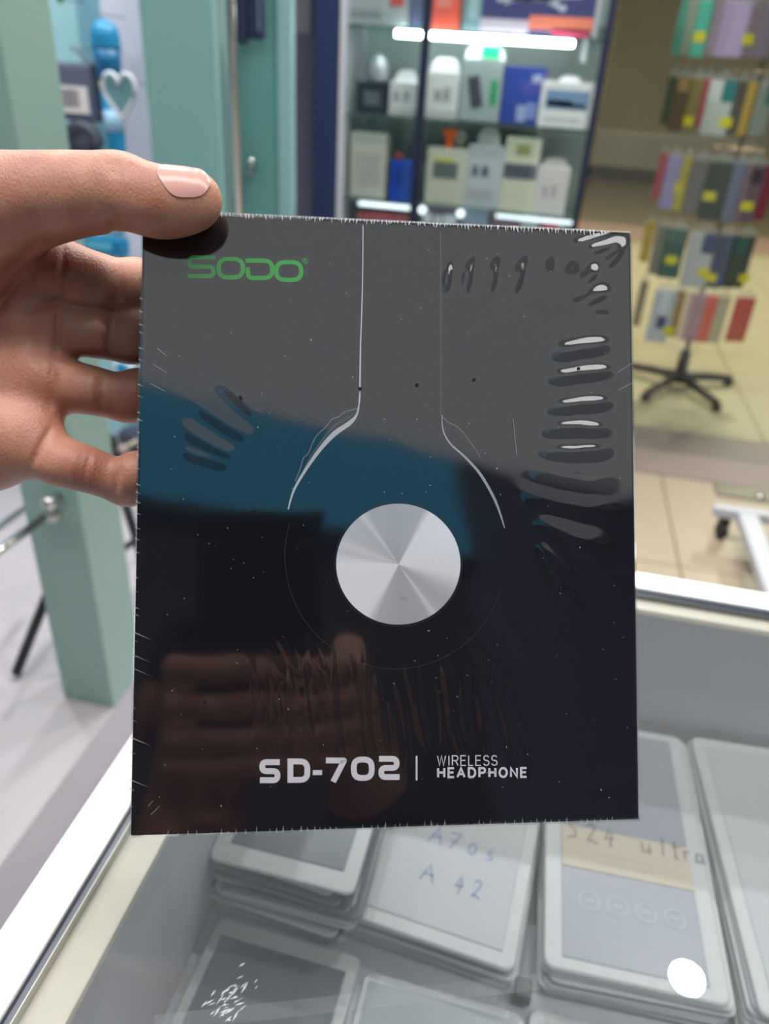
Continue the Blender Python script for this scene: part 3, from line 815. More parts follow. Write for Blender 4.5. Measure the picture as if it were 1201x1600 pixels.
packs = [
 # top tier
 ('teal green case pack seen edge-on at the left end of the top tier', 1062, 0, 11, Rd(-50), 0.03, (92, 170, 152), 88, (), None),
 ('pale grey case pack between two teal ones on the top tier', 1078, 0, 17, Rd(-20), 0.09, (150, 152, 138), 86, (), None),
 ('teal green case pack with a yellow sticker on the top tier', 1095, 0, 22, Rd(-8), 0.15, (84, 178, 158), 90, (), (0.5, 0.36)),
 ('narrow mauve case pack beside the yellow-stickered teal one, top tier', 1116, 0, 14, Rd(-40), 0.14, (160, 136, 150), 88, (), None),
 ('wide lilac case pack on the top tier', 1146, 0, 43, Rd(4), 0.175, (186, 160, 200), 90, ((0.05, 0.3, 0.1, 0.95, (178, 150, 188), 'matte_stripe'),), None),
 ('brownish mauve yellow-stickered case pack beside the lilac one, top tier', 1174, 0, 22, Rd(25), 0.16, (140, 120, 130), 90, (), (0.4, 0.32)),
 ('greyish lilac case pack at the right edge of the top tier', 1198, 0, 26, Rd(30), 0.14, (140, 122, 140), 92, (), None),
 # second tier
 ('dark green case pack edge-on at the left end of the second tier', 1044, 1, 10, Rd(-60), 0.02, (84, 92, 70), 196, (), None),
 ('brown leather-look case pack on the second tier, left', 1061, 1, 22, Rd(-30), 0.09, (108, 84, 62), 206, ((0.2, 0.9, 0.75, 0.98, (176, 140, 92), 'tan_flap'),), None),
 ('olive gold case pack on the second tier', 1082, 1, 18, Rd(-25), 0.13, (146, 124, 74), 206, (), (0.5, 0.2)),
 ('thin red case pack on the second tier', 1098, 1, 10, Rd(-35), 0.15, (176, 84, 88), 200, (), None),
 ('white and teal case pack with a yellow sticker on the second tier', 1122, 1, 42, Rd(2), 0.18, (192, 192, 188), 213, ((0.5, 1.0, 0.62, 1.0, (46, 122, 124), 'teal_quarter'), (0.0, 0.5, 0.62, 1.0, (210, 208, 206), 'white_quarter')), (0.9, 0.26)),
 ('dark taupe case pack next to the white and teal one, second tier', 1153, 1, 18, Rd(25), 0.17, (96, 84, 78), 210, (), None),
 ('narrow mustard yellow case pack on the second tier', 1170, 1, 13, Rd(35), 0.16, (206, 164, 78), 214, (), None),
 ('grey green case pack at the right edge of the second tier', 1192, 1, 26, Rd(20), 0.15, (142, 148, 138), 214, ((0.5, 1.0, 0.6, 0.95, (60, 110, 104), 'teal_patch'),), None),
 # third tier
 ('thin red case pack at the left end of the third tier', 1030, 2, 9, Rd(-55), 0.04, (186, 70, 80), 312, (), None),
 ('lavender case pack on the third tier', 1047, 2, 21, Rd(-20), 0.10, (160, 146, 200), 328, (), None),
 ('yellow case pack edge-on next to the lavender one, third tier', 1065, 2, 13, Rd(-30), 0.13, (190, 168, 56), 330, (), (0.2, 0.42)),
 ('grey brown case pack on the third tier', 1086, 2, 26, Rd(-12), 0.165, (112, 104, 100), 338, (), None),
 ('black green case pack with a long yellow sticker on the third tier', 1117, 2, 40, Rd(4), 0.185, (52, 62, 58), 346, (), (0.3, 0.42)),
 ('slate blue case pack beside the black green one, third tier', 1145, 2, 20, Rd(15), 0.17, (108, 112, 140), 348, (), None),
 ('plum case pack with a yellow sticker and dark camera patch, third tier', 1171, 2, 34, Rd(12), 0.165, (112, 84, 98), 350, ((0.35, 0.85, 0.68, 0.92, (54, 42, 52), 'camera_patch'),), (0.5, 0.3)),
 ('dark red case pack at the right edge of the third tier', 1198, 2, 16, Rd(35), 0.14, (140, 34, 56), 346, (), None),
 # fourth tier
 ('mustard case pack edge-on at the left end of the fourth tier', 1012, 3, 12, Rd(-50), 0.06, (196, 160, 58), 410, (), None),
 ('grey brown case pack at the left of the fourth tier', 1030, 3, 20, Rd(-20), 0.12, (122, 116, 102), 430, (), None),
 ('dark green case pack with a wide yellow sticker on the fourth tier', 1052, 3, 34, Rd(-5), 0.16, (36, 82, 74), 436, ((0.1, 0.9, 0.72, 0.95, (60, 104, 96), 'pale_top'),), (0.5, 0.38)),
 ('white case pack with a navy quarter and yellow sticker, fourth tier', 1091, 3, 42, Rd(2), 0.185, (190, 186, 194), 450, ((0.5, 1.0, 0.64, 1.0, (58, 70, 116), 'navy_quarter'),), (0.8, 0.30)),
 ('navy case pack on the fourth tier', 1127, 3, 26, Rd(12), 0.18, (64, 74, 106), 452, (), (0.1, 0.2)),
 ('black green case pack with a yellow sticker at the right of the fourth tier', 1157, 3, 34, Rd(20), 0.16, (64, 74, 64), 452, ((0.1, 0.6, 0.66, 0.95, (52, 98, 92), 'teal_patch'),), (0.9, 0.2)),
 # fifth tier
 ('thin pale grey case pack edge-on at the left end of the bottom tier', 1000, 4, 9, Rd(-55), 0.04, (150, 138, 118), 510, (), None),
 ('white and pale blue case pack with navy square, bottom tier', 1033, 4, 34, Rd(-8), 0.165, (186, 190, 206), 536, ((0.35, 0.8, 0.28, 0.52, (50, 58, 120), 'navy_square'), (0.35, 0.75, 0.55, 0.95, (206, 212, 226), 'white_patch')), (1.0, 0.26)),
 ('tan case pack on the bottom tier beside the white and blue one', 1058, 4, 17, Rd(-15), 0.155, (172, 138, 96), 528, (), None),
 ('dusty pink case pack on the bottom tier', 1084, 4, 30, Rd(-4), 0.18, (178, 138, 152), 534, ((0.0, 0.25, 0.0, 1.0, (206, 180, 182), 'pale_edge'),), None),
 ('narrow coral case pack on the bottom tier', 1107, 4, 18, Rd(14), 0.18, (222, 106, 92), 537, (), None),
 ('cream case pack between coral and red ones on the bottom tier', 1126, 4, 20, Rd(20), 0.17, (194, 178, 158), 538, (), None),
 ('brick red case pack at the right end of the bottom tier', 1160, 4, 32, Rd(14), 0.16, (196, 84, 82), 536, (), None),
]
for a in packs:
    case_pack(*a)

# floor spring plate in the granite threshold and white trolley base
fp = thing('floor_spring_plate', 'grey metal door spring plate set in the granite threshold', 'door hardware', (0.90, 2.81, 0.0))
MB().box((-0.14, -0.05, -0.001), (0.17, 0.055, 0.006), 0.002).build('plate', mat('dull_steel', (128, 124, 114), 0.4, 0.7), fp)
for xx in (0.02, 0.10):
    MB().lathe([(0.018, 0.006), (0.016, 0.014), (0.001, 0.018)], 18, (xx, -0.022, 0)).build('screw_cap', m_chrome, fp, True)
tr_ = thing('white_trolley_base', 'white steel T-shaped trolley base on a black castor beyond the counter', 'trolley', (0.784, 2.44, 0))
MB().box((-0.108, -0.018, 0.085), (0.40, 0.018, 0.120), 0.004).build('cross_bar', m_steel_white, tr_)
MB().box((-0.035, -0.62, 0.085), (0.028, -0.018, 0.118), 0.004).build('long_bar', m_steel_white, tr_)
MB().box((0.30, -0.02, 0.12), (0.345, 0.02, 0.9), 0.004).build('upright', m_steel_white, tr_)
def castor(x, y):
    wh = MB().lathe([(0.012, -0.011), (0.027, -0.011), (0.030, -0.006), (0.030, 0.006), (0.027, 0.011), (0.012, 0.011)], 18).build('castor', m_black_plastic, tr_, True)
    wh.location = (x, y, 0.030); wh.rotation_euler = (0, math.pi / 2, 0.3)
    MB().box((-0.056, -0.013, -0.016), (-0.02, 0.013, 0.016), 0.003).build('fork', m_black_plastic, wh)
castor(-0.062, 0.0); castor(0.37, 0.0); castor(0.0, -0.60)
MB().box((-0.06, -0.66, 0.055), (0.08, -0.54, 0.125), 0.006).build('end_cover', mat('slate_plastic', (84, 84, 100), 0.5), tr_)

# ------------------------------------------------------------------ the glass display counter
ZG = 1.03
XA, XB, XC = -0.1835, -0.1615, -0.139          # left rail: outer edge, inner edge, inner edge of the cream ledge
YR0, YR1, YR2 = 0.5175, 0.4965, 0.478          # far rail: outer edge, inner edge, inner edge of the ledge
YN, XE = -0.22, 1.15
ZF = 0.862
ct = thing('display_counter', 'white framed glass-topped display counter holding packets of screen glass', 'counter', (0, 0, 0))
MB().box((XA, YN, 0.0), (XB + 0.004, YR0, 1.012)).build('side_panel', m_white_gloss, ct)
MB().box((XB + 0.004, YR1 + 0.010, 0.0), (XE, YR0, 1.012)).build('rear_panel', m_grey_board, ct)
MB().box((XE, YN, 0.0), (XE + 0.022, YR0, 1.012)).build('side_panel', m_white_gloss, ct)
MB().box((XB + 0.004, YN, 0.0), (XE, YN + 0.02, 1.012)).build('front_panel', m_white_gloss, ct)
MB().box((XB + 0.004, YN + 0.02, ZF - 0.015), (XE, YR1 + 0.010, ZF)).build('inner_floor', mat('pale_liner', (176, 178, 182), 0.6, var=0.04), ct)
MB().box((XB + 0.004, YN + 0.02, ZF), (-0.1525, YR1 + 0.010, 1.012)).build('inner_lining', m_grey_board, ct)
e = MB().box((XA, YN, 1.012), (XB, YR0, ZG + 0.001), 0.0012).build('outer_rail', m_white_alu, ct); edge_smooth(e)
e = MB().box((XB, YR1, 1.012), (XE, YR0, ZG + 0.001), 0.0012).build('outer_rail', m_white_alu, ct); edge_smooth(e)
MB().box((XB + 0.0001, YN, 1.012), (XB + 0.0011, YR1, 1.0290)).build('seal_line', mat('navy_seal_line', (24, 28, 52), 0.4), ct)
MB().box((XB + 0.0011, YN, 1.012), (-0.1574, YR1, 1.0285)).build('glass_edge', mat('grey_glass_edge', (112, 114, 124), 0.25, var=0.15, scale=60), ct)
MB().box((-0.1574, YN, 1.012), (-0.1569, YR1, 1.0296)).build('sealant_bead', mat('pale_sealant', (214, 212, 200), 0.4), ct)
MB().box((-0.157, 0.4905, 1.012), (XE, YR1 - 0.0001, 1.0285)).build('glass_edge', m_glass_edge, ct)
e = MB().box((-0.157, YN, 1.0195), (XC, 0.4905, 1.0245), 0.001).build('inner_ledge', m_cream, ct); edge_smooth(e)
e = MB().box((XC, YR2, 1.0195), (XE, 0.4905, 1.0245), 0.001).build('inner_ledge', m_cream, ct); edge_smooth(e)
MB().box((-0.1568, YN, 1.0248), (XE, 0.4903, ZG)).build('glass_top', m_counter_glass, ct)
# a strip of clear tape and a scuff on the glass
tp = MB()
ta = on_z(240, 1600, ZG); tb = on_z(840, 1535, ZG)
d = (tb - ta)[:2]; d = d / np.linalg.norm(d); nn = np.array([-d[1], d[0]]) * 0.0032
v = [(*(ta[:2] - nn), ZG + 0.0003), (*(tb[:2] - nn), ZG + 0.0003), (*(tb[:2] + nn), ZG + 0.0003), (*(ta[:2] + nn), ZG + 0.0003)]
tp.add(v, [(0, 1, 2, 3)]).build('clear_tape', clear_mat('tape_film', (0.97, 0.98, 0.98), 1.5, 0.15, haze=0.05), ct)
sc_ = MB()
for k in range(46):
    px = random.gauss(362, 19); py = random.gauss(1560, 17) - (px - 362) * 0.6
    c = on_z(px, py, ZG + 0.0004)
    a = random.uniform(0.5, 1.4); l = random.uniform(0.0006, 0.0028); w = random.uniform(0.0001, 0.00045)
    dx, dy = math.cos(a), math.sin(a)
    sc_.add([(c[0] - dx * l, c[1] - dy * l, c[2]), (c[0] + dy * w, c[1] - dx * w, c[2]), (c[0] + dx * l, c[1] + dy * l, c[2]), (c[0] - dy * w, c[1] + dx * w, c[2])], [(0, 1, 2, 3)])
sco = sc_.build('white_scuff', clear_mat('white_smear', (0.95, 0.95, 0.95), 1.4, 0.4, haze=0.55), ct); sco['kind'] = 'stuff'

# ------------------------------------------------------------------ packets of screen glass in the counter
m_env = mat('white_packet_sleeve', (190, 191, 192), 0.45, var=0.02, scale=14)
m_env_edge = mat('clear_packet_rim', (200, 206, 204), 0.3, var=0.03)
m_ink_blue = mat('blue_pen_ink', (104, 118, 172), 0.6)
m_ink_black = mat('black_pen_ink', (96, 98, 104), 0.6)
def packet(label, x, y, z, w, l, rz, sleeve, inset=None, inset_colour=None, thick=0.0022, group='packets of screen glass in the counter', tilt=(0, 0)):
    t = thing('screen_glass_packet', label, 'packet', (x, y, z), rz, group)
    t.rotation_euler = (tilt[0], tilt[1], rz)
    mb = MB()
    # rounded sleeve
    n = 5; r = 0.006; pts = []
    for cx, cy, a0 in ((w / 2 - r, l / 2 - r, 0), (-w / 2 + r, l / 2 - r, 90), (-w / 2 + r, -l / 2 + r, 180), (w / 2 - r, -l / 2 + r, 270)):
        for k in range(n):
            a = math.radians(a0 + 90 * k / (n - 1)); pts.append((cx + r * math.cos(a), cy + r * math.sin(a)))
    K = len(pts)
    v = [(px, py, 0) for px, py in pts] + [(px, py, thick * 0.7) for px, py in pts] + [(px * 0.985, py * 0.99, thick) for px, py in pts]
    f = [tuple(range(K))[::-1], tuple(range(2 * K, 3 * K))]
    for i in range(K):
        j = (i + 1) % K
        f += [(i, j, K + j, K + i), (K + i, K + j, 2 * K + j, 2 * K + i)]
    mb.add(v, f).build('sleeve', sleeve, t)
    if inset:
        iw, il, oy = inset
        MB().box((-w / 2 + iw, -l / 2 + il + oy, thick), (w / 2 - iw, l / 2 - il + oy, thick + 0.0006), 0.0004).build('glass_sheet', inset_colour, t)
    return t
def pen(t, strokes, w, z, m, name):
    mb = MB()
    for s in strokes:
        tmp = MB(); ribbon(tmp, s, w, 0)
        mb.add([(p[0], p[2], z) for p in tmp.v], [tuple(reversed(q)) for q in tmp.f])
    return mb.build(name, m, t)
def glyph(ch, x, y, s):
    sh = {'A': [[(0, 0), (.45, 1), (.85, 0)], [(.1, .42), (.8, .48)]],
          '7': [[(0, .95), (.7, 1), (.2, 0)], [(.12, .5), (.6, .55)]],
          '0': [[(.3, .7), (.1, .4), (.25, .05), (.5, .1), (.6, .45), (.45, .7), (.28, .68)]],
          's': [[(.5, .55), (.2, .55), (.15, .35), (.45, .25), (.4, .05), (.05, .05)]],
          '4': [[(.35, .9), (.1, .3), (.6, .4)], [(.45, .75), (.35, -.1)]],
          '2': [[(.1, .8), (.35, 1), (.55, .8), (.4, .45), (.1, .05), (.3, .12), (.65, .0)]],
          'S': [[(.6, .9), (.25, 1), (.1, .75), (.5, .45), (.45, .1), (.05, .05)]],
          'u': [[(.05, .5), (.1, .05), (.4, .08), (.45, .5), (.5, 0)]], 'l': [[(.2, 1), (.15, 0)]],
          't': [[(.25, .9), (.2, 0), (.4, .02)], [(.05, .6), (.5, .62)]], 'r': [[(.1, .5), (.1, 0)], [(.1, .35), (.4, .5)]],
          'a': [[(.45, .45), (.15, .45), (.1, .1), (.4, .1), (.45, .45), (.52, 0)]]}[ch]
    return [[(x + px * s * .8, y + py * s) for px, py in k] for k in sh]
def word(txt, x, y, s, adv=0.85):
    o = []
    for ch in txt:
        if ch != ' ': o += glyph(ch, x, y, s)
        x += s * adv * (0.6 if ch in 'ltr' else 1)
    return o

m_frost = mat('frosted_sheet', (178, 181, 182), 0.5, var=0.02, scale=20)
m_dark_sheet = mat('dark_glass_sheet', (104, 112, 116), 0.25, var=0.05, scale=8)
m_grey_sheet = mat('grey_glass_sheet', (146, 151, 158), 0.35, var=0.03, scale=8)
m_mid_sheet = mat('mid_grey_sheet', (150, 158, 160), 0.35, var=0.03, scale=8)

LEVEL = ['lowest ', 'second lowest '] + [w_ + ' from the bottom, ' for w_ in ('third', 'fourth', 'fifth', 'sixth', 'seventh', 'eighth', 'ninth', 'tenth', 'eleventh', 'twelfth', 'thirteenth', 'fourteenth')]
def stack(n, x, y, w, l, rz, low_label, group, jit=0.004, dz=0.0030, z0=ZF + 0.0008, wob=0.02, dark=()):
    z = z0
    first = packet(low_label, x, y, z, w, l, rz, m_env, group=group)
    for k in range(1, n):
        z += dz
        c = copy_tree(first)
        c.location = (x + random.uniform(-jit, jit), y + random.uniform(-jit, jit), z)
        c.rotation_euler = (0, 0, rz + random.uniform(-wob, wob))
        c['label'] = LEVEL[k] + low_label
        if k in dark:  # dark sleeve colour stands in for shaded gaps, and for dark windows
            for ch in c.children:
                ch.data = ch.data.copy(); ch.data.materials[0] = m_dark_sheet
            c['label'] = (LEVEL[k] + low_label).replace('white packet', 'shade-darkened packet')
    first['label'] = LEVEL[0] + low_label
    return z + dz

# stack 1, rear left, seen edge-on under the held box
z = stack(13, -0.102, 0.380, 0.094, 0.20, Rd(-3), 'white packet in the jumbled rear left stack of the counter', 'packets in the rear left stack', jit=0.006, dz=0.0040, wob=0.06, dark=(3, 5, 8, 10, 11))
packet('dark-windowed screen glass packet on top of the rear left stack', -0.102, 0.380, z, 0.096, 0.20, Rd(-1), m_env, (0.010, 0.014, 0), m_dark_sheet)
# packet 2, front left, dark
packet('dark grey screen glass packet with white border lying at the front left of the counter', -0.0985, 0.176, ZF + 0.0008, 0.098, 0.196, Rd(-2), m_env, (0.007, 0.012, 0.0), m_dark_sheet, thick=0.004)
# stack 3 with the A70s writing
z = stack(7, 0.0025, 0.383, 0.110, 0.205, Rd(-5), 'white packet in the stack under the one marked A70s', 'packets in the middle stack', jit=0.0025, dz=0.0032)
t = packet('white screen glass packet marked A70s and A42 in blue pen, topmost of the middle stack', 0.0025, 0.381, z, 0.109, 0.205, Rd(-5.5), m_env, (0.009, 0.010, 0), m_frost, thick=0.003)
pen(t, word('A70s', -0.018, -0.034, 0.0135, 1.0), 0.0010, 0.0038, m_ink_blue, 'pen_writing')
pen(t, word('A 42', -0.016, -0.064, 0.0135, 0.85), 0.0010, 0.0038, m_ink_blue, 'pen_writing')
# stack 4 with the cream label
z = stack(9, 0.1165, 0.388, 0.111, 0.212, Rd(2), 'white packet in the stack under the cream-labelled packet', 'packets in the right-hand middle stack', jit=0.003, dz=0.0032)
t = packet('grey screen glass packet with a cream label and S24 ultra handwriting, topmost of its stack', 0.1155, 0.386, z, 0.109, 0.212, Rd(1.5), m_env, (0.011, 0.008, 0), m_grey_sheet, thick=0.003)
MB().box((-0.0435, -0.035, 0.0036), (0.0435, -0.002, 0.0041)).build('cream_label', mat('cream_label_paper', (192, 180, 160), 0.6, var=0.03), t)
pen(t, word('S24 ultra', -0.040, -0.013, 0.0160, 0.80), 0.0008, 0.0045, m_ink_black, 'pen_writing')
tl = MB()
for r_ in range(2):
    for k in range(9):
        tl.box((-0.018 + k * 0.0042, -0.022 - r_ * 0.0065, 0.0041), (-0.0148 + k * 0.0042, -0.0195 - r_ * 0.0065, 0.0043))
tl.build('faint_print', mat('faint_label_ink', (190, 180, 160), 0.6), t)
rp = MB()
for k in range(4):
    cx, cy, r = -0.026 + k * 0.018, -0.058, 0.0068; n = 20
    rp.add([(cx + rr * math.cos(2 * math.pi * i / n), cy + rr * math.sin(2 * math.pi * i / n), 0.0039) for rr in (r, r * 0.86) for i in range(n)],
           [(i, (i + 1) % n, n + (i + 1) % n, n + i) for i in range(n)])
    rp.add([(cx - 0.003, cy - 0.0008, 0.0039), (cx + 0.003, cy - 0.0008, 0.0039), (cx + 0.003, cy + 0.0008, 0.0039), (cx - 0.003, cy + 0.0008, 0.0039)], [(0, 1, 2, 3)])
rp.build('ring_icons', mat('pale_icon_ink', (176, 186, 194), 0.5), t)
# stack 5 at the right edge
z = stack(10, 0.234, 0.390, 0.108, 0.215, Rd(3), 'white packet in the stack at the right picture edge', 'packets in the far right stack', jit=0.003, dz=0.0033)
t = packet('white packet with a blue pen letter, topmost of the stack at the right edge', 0.234, 0.389, z, 0.108, 0.215, Rd(3.5), m_env, (0.009, 0.010, 0), m_frost, thick=0.003)
pen(t, word('A', 0.0, 0.014, 0.0105), 0.0009, 0.0038, m_ink_blue, 'pen_writing')
# front row
packet('grey frosted packet lying before the A70s stack at the bottom edge', 0.006, 0.172, ZF + 0.0008, 0.100, 0.185, Rd(-1), m_env, (0.004, 0.006, 0), m_mid_sheet, thick=0.0035)
packet('pale white packet at the bottom edge before the cream-labelled stack', 0.113, 0.172, ZF + 0.0008, 0.100, 0.195, Rd(2), m_env, (0.006, 0.006, 0), m_frost, thick=0.0035)
packet('white packet at the bottom right corner before the far right stack', 0.222, 0.172, ZF + 0.0008, 0.100, 0.195, Rd(3), m_env, (0.006, 0.006, 0), m_frost, thick=0.0035)
q = on_z(822, 1528, ZF + 0.012)
tg = tag(MB().box((-0.0055, -0.006, 0), (0.0045, 0.006, 0.010), 0.001).build('black_clip', m_black_plastic), 'tiny black clip between the A70s stack and the cream-labelled stack', 'clip')
tg.location = (q[0] - 0.001, 0.2735, ZF + 0.0045)

# ------------------------------------------------------------------ the held headphone box
P0 = np.array([-0.13470548, 0.25036182, 1.31111765])      # front face, top left
E1 = np.array([0.27818111 - 0.11544632, 0, 0])             # placeholder, set below
P1 = np.array([0.02781811, 0.30012910, 1.31072405])
P3 = np.array([-0.10210250, 0.14023927, 1.14017110])
BW = float(np.linalg.norm(P1 - P0)); BH = float(np.linalg.norm(P3 - P0)); BD = 0.078
E1 = (P1 - P0) / BW; UPV = (P0 - P3) / BH
UPV = UPV - E1 * (UPV @ E1); UPV /= np.linalg.norm(UPV)
BACK = np.cross(UPV, E1)                                   # local +y, away from the viewer
ORG = P3 + E1 * BW / 2
box = thing('headphone_box', 'black shrink-wrapped wireless headphone box held up over the glass counter', 'box')
bm_ = Matrix.Identity(4)
for i in range(3):
    bm_[i][0] = E1[i]; bm_[i][1] = BACK[i]; bm_[i][2] = UPV[i]; bm_[i][3] = ORG[i]
box.matrix_world = bm_
def face_xz(px, py):
    r = ray(px, py); n = -BACK
    p = CAM + r * (((ORG - CAM) @ n) / (r @ n)) - ORG
    return (float(p @ E1), float(p @ UPV))
def box_local(p):
    p = np.array(p) - ORG; return np.array([p @ E1, p @ BACK, p @ UPV])
def box_world(l):
    return ORG + E1 * l[0] + BACK * l[1] + UPV * l[2]

# glossy printed carton: near-black with a faint horizontal print grain
M_ = bpy.data.materials.new('printed_carton'); M_.use_nodes = True
nt = M_.node_tree; b = nt.nodes['Principled BSDF']
tc = nt.nodes.new('ShaderNodeTexCoord'); mp = nt.nodes.new('ShaderNodeMapping'); mp.inputs['Scale'].default_value = (3, 3, 700)
nz = nt.nodes.new('ShaderNodeTexNoise'); nz.inputs['Scale'].default_value = 1.0; nz.inputs['Detail'].default_value = 2
nt.links.new(tc.outputs['Object'], mp.inputs[0]); nt.links.new(mp.outputs[0], nz.inputs['Vector'])
mx = nt.nodes.new('ShaderNodeMix'); mx.data_type = 'RGBA'
mx.inputs[6].default_value = (0.0060, 0.0062, 0.0095, 1); mx.inputs[7].default_value = (0.0105, 0.0105, 0.0150, 1)
nt.links.new(nz.outputs['Fac'], mx.inputs[0]); nt.links.new(mx.outputs[2], b.inputs['Base Color'])
b.inputs['Roughness'].default_value = 0.07
b.inputs['Specular IOR Level'].default_value = 0.5
e = MB().box((-BW / 2, 0, 0), (BW / 2, BD, BH), 0.0009).build('carton', M_, box)

YP = -0.00012                                              # printed artwork sits just on the carton
m_green = mat('printed_green', (4, 142, 34), 0.3, var=0.02)
m_silver = mat('printed_silver', (206, 204, 212), 0.3, var=0.02)
def rect_path(kind, px0, px1, pyt, pyb):
    a = face_xz(px0, pyb); c = face_xz(px1, pyt)
    return a, c
lg = MB()
def letter(kind, px0, px1, pyt, pyb, wd, rr, mb):
    """stroke letter whose outer box is given in photograph pixels on the face"""
    bl = np.array(face_xz(px0, pyb)); tl = np.array(face_xz(px0, pyt)); br = np.array(face_xz(px1, pyb))
    ux = br - bl; uz = tl - bl
    W, H = np.linalg.norm(ux), np.linalg.norm(uz)
    ux /= W; uz /= H
    h = wd / 2
    def T(pts): return [tuple(bl + ux * p[0] + uz * p[1]) for p in pts]
    x0, x1, z0, z1, zm = h, W - h, h, H - h, H / 2
    if kind == 'S': ps = [([(W - 0.0002, z1), (x0, z1), (x0, zm), (x1, zm), (x1, z0), (0.0002, z0)], False)]
    elif kind in 'O0': ps = [([(x0, z0), (x0, z1), (x1, z1), (x1, z0)], True)]
    elif kind == 'D': ps = [([(x0, z0), (x0, z1), (x1, z1), (x1, z0)], True)]
    elif kind == 'd': ps = [([(0, z1), (x1, z1), (x1, z0), (x0, z0), (x0, zm * 1.18)], False)]
    elif kind == '7': ps = [([(0, z1), (x1, z1), (W * 0.34, 0)], False)]
    elif kind == '2': ps = [([(0.0002, z1), (x1, z1), (x1, zm), (x0, zm), (x0, z0), (W, z0)], False)]
    elif kind == '-': ps = [([(0, zm), (W, zm)], False)]
    elif kind == '|': ps = [([(W / 2, 0), (W / 2, H)], False)]
    for pts, cl in ps:
        P = round_path([tuple(p) for p in pts], rr if kind not in '7' else 0.0003, cl, 6)
        if kind == 'D':
            P = round_path([pts[0], pts[1]], 0, False)
            cor = round_path([(x0, z0), (x0, z1), (x1, z1), (x1, z0)], rr, True, 6)
            # square on the left, round on the right
            P = [Vector((x0, z0)), Vector((x0, z1))] + [c for c in cor if c[0] > (x0 + x1) / 2]
        ribbon(mb, T([tuple(p) for p in P]), wd, YP, cl)
mm = 0.001
letter('S', 292.5, 337, 399, 435, 1.5 * mm, 2.4 * mm, lg)
letter('O', 338, 383, 401.5, 437, 1.5 * mm, 3.4 * mm, lg)
letter('d', 383.5, 429, 404, 438, 1.5 * mm, 3.4 * mm, lg)
letter('O', 428, 474, 406.5, 441, 1.5 * mm, 3.4 * mm, lg)
c0 = face_xz(477, 408)
n = 20
ribbon(lg, [(c0[0] + 0.0009 * math.cos(2 * math.pi * k / n), c0[1] + 0.0009 * math.sin(2 * math.pi * k / n)) for k in range(n)], 0.00022, YP, True)
ribbon(lg, [(c0[0] - 0.0003, c0[1] - 0.0005), (c0[0] - 0.0003, c0[1] + 0.0005), (c0[0] + 0.0003, c0[1] + 0.0003), (c0[0] - 0.0002, c0[1]), (c0[0] + 0.0004, c0[1] - 0.0005)], 0.0002, YP)
lg.build('green_logo', m_green, box)
sd = MB()
letter('S', 405, 438, 1186, 1223.5, 1.9 * mm, 1.5 * mm, sd)
letter('D', 449, 484.5, 1185, 1223, 1.9 * mm, 2.4 * mm, sd)
letter('-', 488.5, 503, 1202.5, 1211.5, 1.6 * mm, 1 * mm, sd)
letter('7', 509, 542, 1183.5, 1221.5, 1.9 * mm, 1 * mm, sd)
letter('0', 548, 585, 1182, 1220, 1.9 * mm, 2.6 * mm, sd)
letter('2', 591, 624, 1181, 1218.5, 1.9 * mm, 2.0 * mm, sd)
letter('|', 648.8, 652.2, 1181, 1219, 0.62 * mm, 0, sd)
sd.build('model_lettering', m_silver, box)
# grotesque capitals drawn as strokes: lists of polylines in a 0..1 box
ARC = lambda cx, cy, rx, ry, a0, a1, n=9: [(cx + rx * math.cos(math.radians(a0 + (a1 - a0) * i / (n - 1))), cy + ry * math.sin(math.radians(a0 + (a1 - a0) * i / (n - 1)))) for i in range(n)]
CAPS = {'W': [[(0, 1), (.25, 0), (.5, 1), (.75, 0), (1, 1)]], 'I': [[(.5, 0), (.5, 1)]], 'L': [[(0, 1), (0, 0), (1, 0)]],
        'R': [[(0, 0), (0, 1), (.6, 1)] + ARC(.62, .75, .34, .25, 90, -90) + [(0, .5)], [(.55, .5), (1, 0)]],
        'E': [[(1, 1), (0, 1), (0, 0), (1, 0)], [(0, .52), (.9, .52)]],
        'S': [ARC(.5, .745, .46, .255, 20, 250, 12) + ARC(.5, .255, .5, .255, 75, -165, 12)],
        'H': [[(0, 0), (0, 1)], [(1, 0), (1, 1)], [(0, .52), (1, .52)]], 'A': [[(0, 0), (.5, 1), (1, 0)], [(.2, .34), (.8, .34)]],
        'D': [[(0, 0), (0, 1), (.45, 1)] + ARC(.45, .5, .55, .5, 90, -90, 13) + [(0, 0)]],
        'P': [[(0, 0), (0, 1), (.6, 1)] + ARC(.62, .74, .36, .26, 90, -90) + [(0, .48)]],
        'O': [ARC(.5, .5, .5, .5, 90, 450, 25)], 'N': [[(0, 0), (0, 1), (1, 0), (1, 1)]]}
WID = {'W': 1.0, 'I': 0.16, 'L': 0.56, 'R': 0.72, 'E': 0.64, 'S': 0.68, 'H': 0.70, 'A': 0.82, 'D': 0.74, 'P': 0.66, 'O': 0.84, 'N': 0.70}
